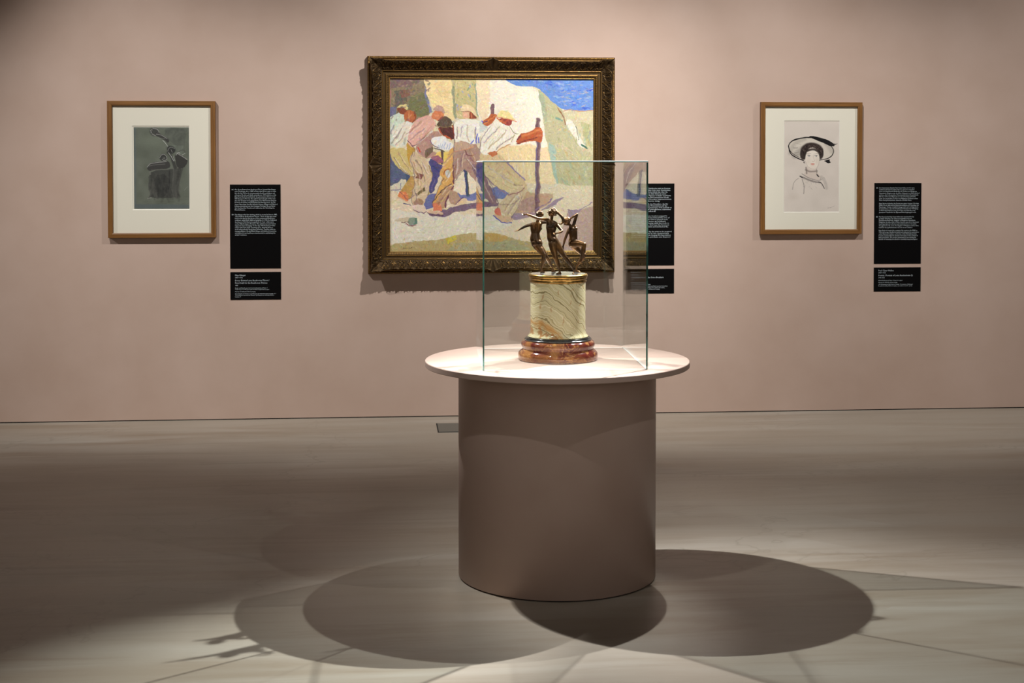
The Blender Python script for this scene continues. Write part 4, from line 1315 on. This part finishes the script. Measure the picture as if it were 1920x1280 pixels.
def sheet_from(r, name, x0, x1, z0, z1, y, relief=None, parent=None, m=None):
    """mesh carrying the raster; row 0 at the top (z1)"""
    h, w = r.img.shape[:2]
    X, Z = np.meshgrid(np.linspace(x0, x1, w), np.linspace(z1, z0, h))
    Yp = np.full_like(X, y)
    if relief is not None:
        Yp = Yp - relief
    P = np.stack([X, Yp, Z], -1)
    me = grid_mesh(name, P[:, ::1], lin(np.clip(r.img, 0, 255)))
    me.flip_normals()
    return link(name, me, m, parent, smooth=True)


# ------------------------------------------------------------------ gilt frame and oil painting
PX0, PX1, PZ0, PZ1 = -.107, 1.460, .914, 2.281
pa = thing('framed_oil_painting', 'large oil painting of straining quarry workers in an ornate gilded frame on the pink wall',
           'painting', ((PX0 + PX1) / 2, 0, PZ0))
PW, PH = PX1 - PX0, PZ1 - PZ0


def petal(s, t_, cx, cy, ang, L, wd):
    """ridge of one leaf: value 0..1"""
    dx, dy = s - cx, t_ - cy
    a = dx * math.cos(ang) + dy * math.sin(ang)
    b = -dx * math.sin(ang) + dy * math.cos(ang)
    f_ = np.clip(a / L, 0, 1)
    prof = wd * np.sin(np.pi * np.clip(f_, .02, 1)) ** .7 + 1e-4
    v = np.clip(1 - (b / prof) ** 2, 0, 1) * ((a > 0) & (a < L))
    return v


def scroll(s, t_, cx, cy, sign, r0=.26):
    dx, dy = (s - cx) * sign, t_ - cy
    r_ = np.hypot(dx, dy) + 1e-6
    th = np.arctan2(dy, dx)
    v = np.zeros_like(s)
    for k in range(3):
        rr = r0 * np.exp(-.20 * (th + 2 * np.pi * k + np.pi))
        v = np.maximum(v, np.clip(1 - ((r_ - rr) / (.045 + .0 * rr)) ** 2, 0, 1) * (rr > .03))
    return v


def ornament(u, t_, period=.0518):
    """u metres along rail, t_ 0..1 across (0 = outer lip). returns relief 0..1"""
    cell = np.floor(u / period + .5)
    s = (u / period - cell)          # -.5 .. .5
    odd = (np.abs(cell) % 2) > .5
    v = np.zeros_like(u)
    # palmette in even cells
    a = np.zeros_like(u)
    for ang, L in ((-math.pi / 2, .62), (-math.pi / 2 + .5, .52), (-math.pi / 2 - .5, .52), (-math.pi / 2 + 1.0, .42), (-math.pi / 2 - 1.0, .42)):
        a = np.maximum(a, petal(s, t_, 0, .82, ang, L, .075))
    a = np.maximum(a, petal(s, t_, 0, .78, math.pi / 2, .2, .09))
    b = np.zeros_like(u)
    b = np.maximum(b, scroll(s, t_, .24, .55, 1)); b = np.maximum(b, scroll(s, t_, -.24, .55, -1))
    b = np.maximum(b, petal(s, t_, 0, .15, math.pi / 2, .55, .07))
    b = np.maximum(b, petal(s, t_, .05, .9, -.5, .3, .06)); b = np.maximum(b, petal(s, t_, -.05, .9, math.pi + .5, .3, .06))
    v = np.where(odd, b, a)
    # S-stems linking cells
    st_ = np.clip(1 - ((t_ - (.35 + .22 * np.sin(2 * np.pi * u / period / 2 + .8))) / .05) ** 2, 0, 1) * .8
    st2 = np.clip(1 - ((t_ - (.62 - .2 * np.sin(2 * np.pi * u / period / 2 + .8))) / .04) ** 2, 0, 1) * .6
    v = np.maximum(v, np.maximum(st_, st2) * (np.abs(s) > .28))
    # beads
    bead = np.clip(1 - (((np.abs(s) - .40) / .06) ** 2 + ((t_ - .86) / .05) ** 2), 0, 1)
    bead2 = np.clip(1 - (((np.abs(s) - .33) / .06) ** 2 + ((t_ - .12) / .05) ** 2), 0, 1)
    return np.maximum(v, np.maximum(bead, bead2))


def rail(L, flip, place, parent):
    """build one rail in (u, w, h); place maps to world-local coordinates"""
    def surf(name, us, wf, hf, cf, n_w, par, close=False):
        a = np.linspace(0, 1, us)[:, None]
        k = np.linspace(0, 1, n_w)[None, :]
        A = a + 0 * k
        K = k + 0 * a
        u0 = A * L
        Wd = wf(u0, K)
        U = Wd + A * (L - 2 * Wd)
        Hh = hf(U, K)
        C = cf(U, K, Wd)
        P = place(U, Wd, Hh)
        me = grid_mesh(name, P, np.repeat(C[..., None], 3, -1))
        if flip:
            me.flip_normals()
        o = link(name, me, M_gilt, par, smooth=True)
        return o

    # outer ribbed moulding: from the wall up to the fillet
    wk = np.array([0, 0, .001, .005, .011, .016, .0175, .019, .024, .030, .033, .048])
    hk = np.array([0, .030, .036, .041, .042, .038, .036, .046, .050, .048, .044, .040])
    kk = np.linspace(0, 1, len(wk))
    wf = lambda u, K: np.interp(K, kk, wk)
    def hf(u, K):
        h = np.interp(K, kk, hk)
        z = (K > kk[1] - .01) & (K < kk[6] - .02)
        rib = np.abs(np.sin(np.pi * u / .0078))
        return h - z * .005 * (1 - rib ** .6)
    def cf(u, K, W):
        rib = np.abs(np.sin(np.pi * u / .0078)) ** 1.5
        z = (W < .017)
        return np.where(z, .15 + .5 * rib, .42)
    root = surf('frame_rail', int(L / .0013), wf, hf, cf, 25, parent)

    # ornate cove with scalloped, overhanging lip
    mid = L / 2
    def bulge(u):
        c_ = np.exp(-((u - mid) / .034) ** 4) * .020 * (1 + .12 * np.cos((u - mid) / .006))
        e0 = np.exp(-((u - .0) / .085) ** 4) * .017 * (1 + .06 * np.cos(u / .006))
        e1 = np.exp(-((u - L) / .085) ** 4) * .017 * (1 + .06 * np.cos((L - u) / .006))
        sc_ = .0022 * np.cos(2 * np.pi * (u - mid) / .0518) + .0010 * np.cos(2 * np.pi * (u - mid) / .0259)
        return c_ + e0 + e1 + sc_
    wk2 = np.array([.046, .040, .036, .0335, .0335, .036, .044, .056, .070, .082, .092])
    hk2 = np.array([.038, .060, .085, .104, .112, .1165, .110, .092, .077, .069, .066])
    k2 = np.linspace(0, 1, len(wk2))
    def wf2(u, K):
        w = np.interp(K, k2, wk2)
        g_ = np.clip((.088 - w) / (.088 - .0335), 0, 1) ** 1.3
        return w - bulge(u) * g_ * np.where(K < .28, .55 + 1.6 * K, 1)
    def orn(u, K):
        T = np.clip((K - .40) / .58, 0, 1)
        e_ = np.exp(-((u - mid) / .04) ** 4) + np.exp(-(u / .075) ** 4) + np.exp(-((u - L) / .075) ** 4)
        e_ = np.clip(e_, 0, 1)
        fan_c = np.where(u < L * .25, .02, np.where(u > L * .75, L - .02, mid))
        ang = np.arctan2(u - fan_c, .075 * (1.15 - T))
        fan = np.abs(np.sin(ang * 5.5)) ** .7 * np.clip(T * 4, 0, 1) * np.clip((1.02 - T) * 4, 0, 1)
        v = ornament(u - mid, T) * (1 - e_) + (.75 * fan) * e_
        return v * (K > .40)
    def hf2(u, K):
        h = np.interp(K, k2, hk2)
        lipn = .0016 * np.cos(2 * np.pi * (u - mid) / .0086) * np.exp(-((K - .42) / .07) ** 2)
        return h + .0085 * orn(u, K) + lipn
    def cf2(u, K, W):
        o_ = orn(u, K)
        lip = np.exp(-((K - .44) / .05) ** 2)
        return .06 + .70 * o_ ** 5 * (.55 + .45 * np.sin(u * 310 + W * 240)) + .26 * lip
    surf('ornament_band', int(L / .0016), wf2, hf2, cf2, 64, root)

    # inner mouldings down to the canvas
    wk3 = np.array([.090, .0915, .094, .0965, .0975, .1000, .113, .1145, .1175, .1195, .1205, .1245, .131, .1345, .137, .1405, .1405])
    hk3 = np.array([.058, .068, .0715, .068, .060, .0585, .0585, .0610, .0625, .0610, .0575, .0570, .0520, .0505, .0535, .0510, .036])
    k3 = np.linspace(0, 1, len(wk3))
    wf3 = lambda u, K: np.interp(K, k3, wk3)
    def hf3(u, K):
        w = np.interp(K, k3, wk3)
        zone = (w > .1215) & (w < .1345)
        be = np.abs(np.sin(np.pi * u / .0105)) * .7 + .3 * np.abs(np.sin(np.pi * u / .0045 + w * 400))
        return np.interp(K, k3, hk3) + zone * .0022 * be
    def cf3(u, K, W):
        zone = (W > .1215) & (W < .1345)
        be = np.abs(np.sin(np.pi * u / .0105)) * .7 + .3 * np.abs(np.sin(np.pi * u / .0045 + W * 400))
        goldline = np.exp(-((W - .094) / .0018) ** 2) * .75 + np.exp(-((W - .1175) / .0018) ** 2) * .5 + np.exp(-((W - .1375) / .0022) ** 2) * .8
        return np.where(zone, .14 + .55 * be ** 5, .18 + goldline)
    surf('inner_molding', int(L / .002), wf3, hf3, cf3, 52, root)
    return root


def st3(a, b, c_):
    return np.stack([a, b, c_], -1)


def build_gilt():
    # local frame: x from -PW/2..PW/2, z 0..PH, y negative towards the room
    rail(PW, False, lambda U, W, H_: st3(U - PW / 2, -H_, PH - W), pa)      # top
    rail(PW, True, lambda U, W, H_: st3(U - PW / 2, -H_, W), pa)            # bottom
    rail(PH, True, lambda U, W, H_: st3(-PW / 2 + W, -H_, PH - U), pa)      # left
    rail(PH, False, lambda U, W, H_: st3(PW / 2 - W, -H_, PH - U), pa)      # right
    link('backing_board', box_mesh('bb', -PW / 2 + .02, PW / 2 - .02, -.030, 0, .02, PH - .02), M_wood_h, pa)


build_gilt()
relief = np.zeros(R_oil.img.shape[:2])
lum = R_oil.img.mean(-1) / 255
relief = (oil_relief + .3 * lum) * .0008
# canvas edges (photo): x .028..1.318, z 1.057..2.137
cvx0, cvx1, cvz0, cvz1 = .026 - pa.location.x, 1.320 - pa.location.x, 1.052 - PZ0, 2.140 - PZ0
sheet_from(R_oil, 'canvas', cvx0, cvx1, cvz0, cvz1, -.040, relief, pa, M_canvas)


# ------------------------------------------------------------------ framed works on paper
def framed_sheet(name, label, cat, x0, x1, z0, z1, raster, win, sheet, matc, nm):
    """win / sheet: window and sheet rectangles in metres local to frame centre-bottom"""
    cx = (x0 + x1) / 2
    t_ = thing(name, label, cat, (cx, 0, z0))
    W, H_ = x1 - x0, z1 - z0
    fw, fd = .0292, .036

    def railm(L, place, m):
        prof = [(0, 0), (0, fd - .001), (.001, fd), (fw - .006, fd), (fw - .001, fd - .003), (fw, fd - .005), (fw, .018), (fw - .01, .018), (fw - .01, 0)]
        V, Fc = [], []
        for s in (0, 1):
            for w, h in prof:
                u = w if s == 0 else L - w
                V.append(place(u, w, h))
        n = len(prof)
        for i in range(n):
            k = (i + 1) % n
            Fc.append((i, k, n + k, n + i))
        Fc.append(tuple(range(n))); Fc.append(tuple(range(2 * n - 1, n - 1, -1)))
        me = bpy.data.meshes.new('rail')
        me.from_pydata(V, [], Fc)
        bm = bmesh.new(); bm.from_mesh(me); bmesh.ops.recalc_face_normals(bm, faces=bm.faces); bm.to_mesh(me); bm.free()
        return link('frame_rail', me, m, t_)
    railm(W, lambda u, w, h: (u - W / 2, -h, H_ - w), M_wood_h)
    railm(W, lambda u, w, h: (u - W / 2, -h, w), M_wood_h)
    railm(H_, lambda u, w, h: (-W / 2 + w, -h, u), M_wood_v)
    railm(H_, lambda u, w, h: (W / 2 - w, -h, u), M_wood_v)
    # mat board with bevelled window
    a, b, c_, d = win
    ox0, ox1, oz0, oz1 = -W / 2 + .012, W / 2 - .012, .012, H_ - .012
    y0, y1 = -.0175, -.0145
    bw = .003
    V = [(ox0, y0, oz0), (ox1, y0, oz0), (ox1, y0, oz1), (ox0, y0, oz1),
         (a, y0, c_), (b, y0, c_), (b, y0, d), (a, y0, d),
         (a + bw, y1, c_ + bw), (b - bw, y1, c_ + bw), (b - bw, y1, d - bw), (a + bw, y1, d - bw),
         (ox0, y1, oz0), (ox1, y1, oz0), (ox1, y1, oz1), (ox0, y1, oz1)]
    Fc = [(0, 1, 5, 4), (1, 2, 6, 5), (2, 3, 7, 6), (3, 0, 4, 7), (4, 5, 9, 8), (5, 6, 10, 9), (6, 7, 11, 10), (7, 4, 8, 11),
          (0, 12, 13, 1), (1, 13, 14, 2), (2, 14, 15, 3), (3, 15, 12, 0)]
    me = bpy.data.meshes.new('mat'); me.from_pydata(V, [], Fc)
    o = link('mat_board', me, [matc, M_bevel], t_)
    for i in (4, 5, 6, 7):
        me.polygons[i].material_index = 1
    link('backing_board', box_mesh('bk', ox0, ox1, -.0135, 0, oz0, oz1), matc, t_)
    sa, sb, sc_, sd = sheet
    sheet_from(raster, nm, sa, sb, sc_, sd, -.0142, None, t_, M_sheet)
    return t_


def wx(px, py, y=-.02):
    p = pt(px, py, y)
    return p.x, p.z


def rect_px(x0, y0, x1, y1, y=-.016):
    a = wx(x0, y1, y); b = wx(x1, y0, y)
    return a[0], b[0], a[1], b[1]


LX0, LX1, LZ0, LZ1 = -1.7076, -1.0491, 1.1472, 1.9943
wnd = rect_px(248.6, 236.0, 355.0, 393.4)
shx = rect_px(251.6, 238.4, 353.9, 391.5)
cxl = (LX0 + LX1) / 2
framed_sheet('framed_throne_drawing', 'walnut-framed chalk drawing of a carved throne on grey green paper, left on the wall', 'drawing',
             LX0, LX1, LZ0, LZ1, R_throne,
             (wnd[0] - cxl, wnd[1] - cxl, wnd[2] - LZ0, wnd[3] - LZ0), (shx[0] - cxl, shx[1] - cxl, shx[2] - LZ0, shx[3] - LZ0), M_mat, 'drawing_sheet')
RX0, RX1, RZ0, RZ1 = 2.4079, 3.0746, 1.1535, 2.0026
wnd = rect_px(1469.2, 226.4, 1574.7, 398.0)
cxr = (RX0 + RX1) / 2
w_ = (wnd[0] - cxr, wnd[1] - cxr, wnd[2] - RZ0, wnd[3] - RZ0)
framed_sheet('framed_portrait_drawing', 'portrait drawing of a woman in a wide feathered hat, walnut frame, right of the painting', 'drawing',
             RX0, RX1, RZ0, RZ1, R_lady, w_, (w_[0] + .001, w_[1] - .001, w_[2] + .001, w_[3] - .001), M_mat, 'drawing_sheet')

# ------------------------------------------------------------------ wall texts
def text_verts(body, size):
    cu = bpy.data.curves.new('t', 'FONT')
    cu.body = body
    cu.size = size
    cu.resolution_u = 1
    o = bpy.data.objects.new('t', cu)
    COL.objects.link(o)
    me = bpy.data.meshes.new_from_object(o)
    n = len(me.vertices)
    v = np.empty(n * 3); me.vertices.foreach_get('co', v); v = v.reshape(-1, 3)
    f = [tuple(p.vertices) for p in me.polygons]
    bpy.data.objects.remove(o); bpy.data.curves.remove(cu); bpy.data.meshes.remove(me)
    return v, f


def label(name, text_label, x0, x1, z0, z1, px, lines, grp=None):
    """px = (left, top, right, bottom) of the panel in photo pixels; lines = (x_px, baseline_px, width_px or 0, size_px, text)"""
    t_ = thing(name, text_label, 'wall text', ((x0 + x1) / 2, 0, z0), group=grp)
    W, H_ = x1 - x0, z1 - z0
    link('panel', box_mesh('panel', -W / 2, W / 2, -.0025, 0, 0, H_), M_label, t_)
    kx, kz = W / (px[2] - px[0]), H_ / (px[3] - px[1])
    V, Fc = [], []
    for xp, yp, wp, sz, body in lines:
        v, f = text_verts(body, sz)
        if len(v) == 0: continue
        w_ = v[:, 0].max()
        sx_ = (wp / w_) if wp else 1.0
        b = len(V)
        X = -W / 2 + (xp - px[0] + v[:, 0] * sx_) * kx
        Z = H_ - (yp - px[1]) * kz + v[:, 1] * kz
        V += [(float(a), -.0029, float(c_)) for a, c_ in zip(X, Z)]
        Fc += [tuple(b + i for i in q) for q in f]
    me = bpy.data.meshes.new('lettering'); me.from_pydata(V, [], Fc)
    o = link('lettering', me, M_text, t_)
    return t_


def para(x, y0, dy, size, rows):
    """rows: (text, width_px)"""
    return [(x, y0 + i * dy, w, size, s) for i, (s, w) in enumerate(rows)]


# left panel: text in photo pixels
k = 1 / 5.333
de = [('Mit „Erster Entwurf zum Beethoven-Thron“ betitelt Max Klinger', 518), ('seine Zeichnung, die er 1885 in Paris schuf. Dort setzte er seine', 522),
      ('Idee für den Thron der monumentalen Beethovenskulptur mit', 510), ('schwarzer Kreide und Grafit erstmalig um. 1903 widmete er das', 522),
      ('Blatt Fritz Nachod aus Dank für die gemeinsame Arbeit an der', 515), ('Villa Romana in Florenz. Das ambitionierte Projekt wirkte weit', 513),
      ('über die Grenzen von Leipzig hinaus. Die Villa Romana fungiert', 522), ('bis heute als Atelier und Wohnhaus für Künstler:innen, die mit', 514),
      ('einem Stipendium dort frei arbeiten können. Klinger und Nachod', 533), ('bildeten gemeinsam mit dem Leipziger Verleger Georg Hirzel', 510),
      ('den Vorstand des Vereins und realisierten die Gründung des', 505), ('Künstlerhauses.', 212)]
en = [('Max Klinger titled the drawing, which he created in Paris in 1885,', 531), ('“First Draft for the Beethoven Throne.” There, he first gave visual', 521),
      ('form to his idea for the throne of the monumental Beethoven', 506), ('sculpture, using black chalk and graphite. In 1903, he dedicated', 524),
      ('the sheet to Fritz Nachod in gratitude for their collaboration', 499), ('on the Villa Romana in Florence. The ambitious project had an', 516),
      ('impact far beyond Leipzig. To this day, Villa Romana provides', 510), ('artists with both studio and living space, allowing them to', 488),
      ('work independently during their fellowship. Together with the', 513), ('Leipzig publisher Georg Hirzel, Klinger and Nachod formed the', 522),
      ("association's board and were instrumental in establishing the", 512), ("artists' residence.", 226)]
ox, oy = 420, 330
L = [(ox + 76 * k, oy + 140 * k, 18 * k, 3.0, 'DE'), (ox + 76 * k, oy + 390 * k, 20 * k, 3.0, 'EN')]
L += para(ox + 106 * k, oy + 140 * k, 18.45 * k, 3.3, [(s, (w - 106) * k) for s, w in de])
L += para(ox + 107 * k, oy + 390 * k, 18.45 * k, 3.3, [(s, (w - 107) * k) for s, w in en])
label('wall_text', 'tall black text panel beside the throne drawing, two paragraphs of white print', -.9645, -.9645 + .3135, .9508, 1.4762, (431, 346, 526.2, 502.8), L)
k2 = 98 / 1920
o2x, o2y = 430, 508
L = [(o2x + 212 * k2, o2y + 182 * k2, 395 * k2, 4.0, 'Max Klinger'), (o2x + 212 * k2, o2y + 262 * k2, 280 * k2, 3.1, '(1857–1920)'),
     (o2x + 212 * k2, o2y + 372 * k2, 1255 * k2, 4.2, 'Erster Entwurf zum Beethoven-Thron /'), (o2x + 212 * k2, o2y + 464 * k2, 1185 * k2, 4.2, 'First Draft for the Beethoven Throne'),
     (o2x + 212 * k2, o2y + 547 * k2, 112 * k2, 3.1, '1885'),
     (o2x + 212 * k2, o2y + 638 * k2, 1190 * k2, 2.7, 'Kreide und Bleistift, grau laviert und weiß gehöht, auf Papier /'), (o2x + 212 * k2, o2y + 694 * k2, 1255 * k2, 2.7, 'Chalk and pencil with grey wash and white heightening on paper'),
     (o2x + 212 * k2, o2y + 772 * k2, 745 * k2, 2.7, 'Museum der bildenden Künste Leipzig'),
     (o2x + 212 * k2, o2y + 848 * k2, 1505 * k2, 2.7, 'Dauerleihgabe der Förderer des Museums der bildenden Künste Leipzig e.V. /'), (o2x + 212 * k2, o2y + 904 * k2, 1430 * k2, 2.7, 'On permanent loan from the Förderer des Museums der bildenden Künste'),
     (o2x + 212 * k2, o2y + 958 * k2, 220 * k2, 2.7, 'Leipzig e.V.')]
label('wall_caption', 'small black caption plate under the text panel next to the throne drawing', -.9645, -.9645 + .3135, .7544, .9284, (432.3, 510, 526.9, 561.6), L)

# right panel
k = 1 / 5.567
ox, oy = 1625, 330
de1 = [('Der französische Künstler Paul César Helleu war für seine', 494), ('weiblichen Porträts berühmt. Hier zu sehen ist vermutlich', 492), ('Lotte von Mendelssohn Bartholdy, die Tochter von Margarete', 518),
       ('Oppenheim. Margarete war die ältere Schwester von Marie Nachod', 545), ('und eine der bedeutendsten Kunstsammler:innen Deutschlands.', 537), ('Mit ihrer Schwester Marie war sie ein Leben lang verbunden.', 510),
       ('Lotte, die gemeinsame Tochter von Margarete und ihrem ersten', 530), ('Mann Georg Reichenheim, sammelte ebenfalls Kunst.', 465)]
de2 = [('Hans Nachod schenkte das Porträt von seiner Cousine 1936 dem', 539), ('MdbK. Da er während des Nationalsozialismus auf Grundlage der', 542), ('Nürnberger Gesetze als jüdisch kategorisiert und verfolgt wurde,', 538),
       ('ist anzunehmen, dass die Schenkung im Kontext der Verfolgung', 534), ('im Nationalsozialismus steht. Deswegen wird aktuell zu den', 505), ('genaueren Umständen der Eigentumsübertragung geforscht.', 515)]
en1 = [('The French artist Paul César Helleu was renowned for his', 490), ('portraits of women. The sitter is presumably Lotte von', 468), ('Mendelssohn Bartholdy, daughter of Margarete Oppenheim.', 508),
       ("Margarete, the elder sister of Marie Nachod, was one of Germany's", 543), ('most important art collectors and remained close to her sister', 518), ('throughout her life. Lotte, the daughter of Margarete and her first', 540),
       ('husband, Georg Reichenheim, was also an art collector.', 479)]
en2 = [('Hans Nachod donated the portrait of his cousin to the MdbK in', 526), ('1936. As he was classified as Jewish and subjected to persecution', 543), ('under National Socialism on the basis of the Nuremberg Laws,', 522),
       ('it can be assumed that the donation took place in the context of', 532), ('their persecution. The precise circumstances surrounding the', 516), ('transfer of ownership are therefore currently being investigated.', 530)]
L = [(ox + 95 * k, oy + 129 * k, 20 * k, 3.0, 'DE'), (ox + 94 * k, oy + 430 * k, 22 * k, 3.0, 'EN')]
L += para(ox + 126 * k, oy + 129 * k, 18.4 * k, 3.1, [(s, (w - 126) * k) for s, w in de1])
L += para(ox + 126 * k, oy + 291 * k, 18.4 * k, 3.1, [(s, (w - 126) * k) for s, w in de2])
L += para(ox + 125 * k, oy + 430 * k, 18.6 * k, 3.1, [(s, (w - 125) * k) for s, w in en1])
L += para(ox + 124 * k, oy + 572 * k, 18.5 * k, 3.1, [(s, (w - 124) * k) for s, w in en2])
label('wall_text', 'tall black text panel at the far right beside the hat portrait, filled with white print', 3.1687, 3.1687 + .3135, .9558, 1.4812, (1638.9, 343.1, 1726.8, 494.3), L)
k2 = 94 / 1920
o2x, o2y = 1636, 500
L = [(o2x + 212 * k2, o2y + 172 * k2, 580 * k2, 4.0, 'Paul César Helleu'), (o2x + 212 * k2, o2y + 250 * k2, 280 * k2, 3.0, '(1859–1927)'),
     (o2x + 212 * k2, o2y + 360 * k2, 1320 * k2, 4.1, 'Porträt / Portrait of Lotte Reichenheim (?)'), (o2x + 212 * k2, o2y + 440 * k2, 240 * k2, 3.0, '1905–1915'),
     (o2x + 212 * k2, o2y + 538 * k2, 935 * k2, 2.6, 'Kaltnadelradierung auf Papier / Drypoint on paper'), (o2x + 212 * k2, o2y + 614 * k2, 728 * k2, 2.6, 'Museum der bildenden Künste Leipzig'),
     (o2x + 212 * k2, o2y + 690 * k2, 1330 * k2, 2.6, '1936 Schenkung von Hans Nachod, Leipzig – Provenienz in Abklärung /'), (o2x + 212 * k2, o2y + 746 * k2, 1300 * k2, 2.6, 'Donation from Hans Nachod, Leipzig – provenance research ongoing')]
label('wall_caption', 'small black caption plate at the far right under the hat portrait text', 3.1687, 3.1687 + .3135, .7754, .9316, (1638, 501.5, 1726.2, 546.2), L)

# middle panel, partly behind the glass case
k = 1 / 5.12
ox, oy = 1150, 320
lft = 160
m1 = [('Die schwere Arbeit der Steinbrecher steht im Zentrum', 542), ('des Gemäldes. Der selbst Sohn eines Steinmetzes,', 545), ('stellt die harte körperliche Arbeit dar, aber die', 515),
      ('Mittel des malerischen Stils führt zu einer', 503), ('Einheit, in denen die Figuren in Farbe und Form', 547), ('mit dem gemessenen Bild natürlicher Kraft.', 530),
      ('Er war Vertreter des Dresdner Impressionismus', 553), ('und an der Akademie tätig.', 440)]
m2 = [('Es ist das erste Werk des Künstlers, das für', 521), ('die Sammlung nach der Präsentation auf der', 514), ('Schau des Leipziger Kunstvereins 1912 verblieb es', 556), ('hier. Die den Ankauf ermöglichten, stammten', 547), ('aus dem Nachod.', 402)]
m3 = [('The painting shows stone breakers engaged in', 512), ('work. Robert Sterl was himself the son of', 536), ('a mason. He depicts the arduous physical work,', 520), ('his style lends the scene an aesthetic', 498),
      ('unity. The figures merge with the rock to', 532), ('form a natural force. Sterl was the foremost', 532), ('painter of Impressionism and worked at the', 523)]
m4 = [('This is the first work by the artist to be acquired', 556), ('here, being shown in the anniversary', 530), ('show of the Kunstverein (Leipzig Art Association)', 547), ('at the museum. The purchase was financed', 543)]
L = [(ox + 130 * k, oy + 174 * k, 18 * k, 3.0, 'DE'), (ox + 130 * k, oy + 438 * k, 20 * k, 3.0, 'EN')]
L += para(ox + lft * k, oy + 174 * k, 17.3 * k, 3.3, [(s, (w - lft) * k) for s, w in m1])
L += para(ox + lft * k, oy + 324 * k, 17.3 * k, 3.3, [(s, (w - lft) * k) for s, w in m2])
L += para(ox + lft * k, oy + 438 * k, 17.3 * k, 3.3, [(s, (w - lft) * k) for s, w in m3])
L += para(ox + lft * k, oy + 588 * k, 17.3 * k, 3.3, [(s, (w - lft) * k) for s, w in m4])
MX1 = 1.8512
label('wall_text', 'tall black text panel right of the gilt framed painting, partly seen through the glass case', MX1 - .3135, MX1, .9545, 1.4799, (1171, 343.8, 1263.9, 497.3), L)
L = [(ox + 158 * k, oy + 978 * k, 95 * k, 4.0, 'Robert Sterl'), (ox + 158 * k, oy + 1002 * k, 70 * k, 3.0, '(1867–1932)'),
     (ox + 158 * k, oy + 1028 * k, 320 * k, 4.2, 'Die Steinbrecher / The Stone Breakers'), (ox + 158 * k, oy + 1050 * k, 22 * k, 3.0, '1911'),
     (ox + 158 * k, oy + 1076 * k, 150 * k, 2.7, 'Öl auf Leinwand / Oil on canvas'), (ox + 158 * k, oy + 1093 * k, 192 * k, 2.7, 'Museum der bildenden Künste Leipzig'),
     (ox + 158 * k, oy + 1110 * k, 360 * k, 2.7, '1913 vom Künstler, Dresden, erworben, mit Mitteln aus dem Vermächtnis'),
     (ox + 158 * k, oy + 1125 * k, 332 * k, 2.7, 'Nachod, Leipzig / Acquired from the artist, Dresden,'), (ox + 158 * k, oy + 1139 * k, 282 * k, 2.7, 'with funds from the bequest of Nachod, Leipzig')]
label('wall_caption', 'small black caption plate naming the painting, half behind the glass case edge', MX1 - .3135, MX1, .774, .9317, (1171.4, 503.8, 1263.9, 549.7), L)
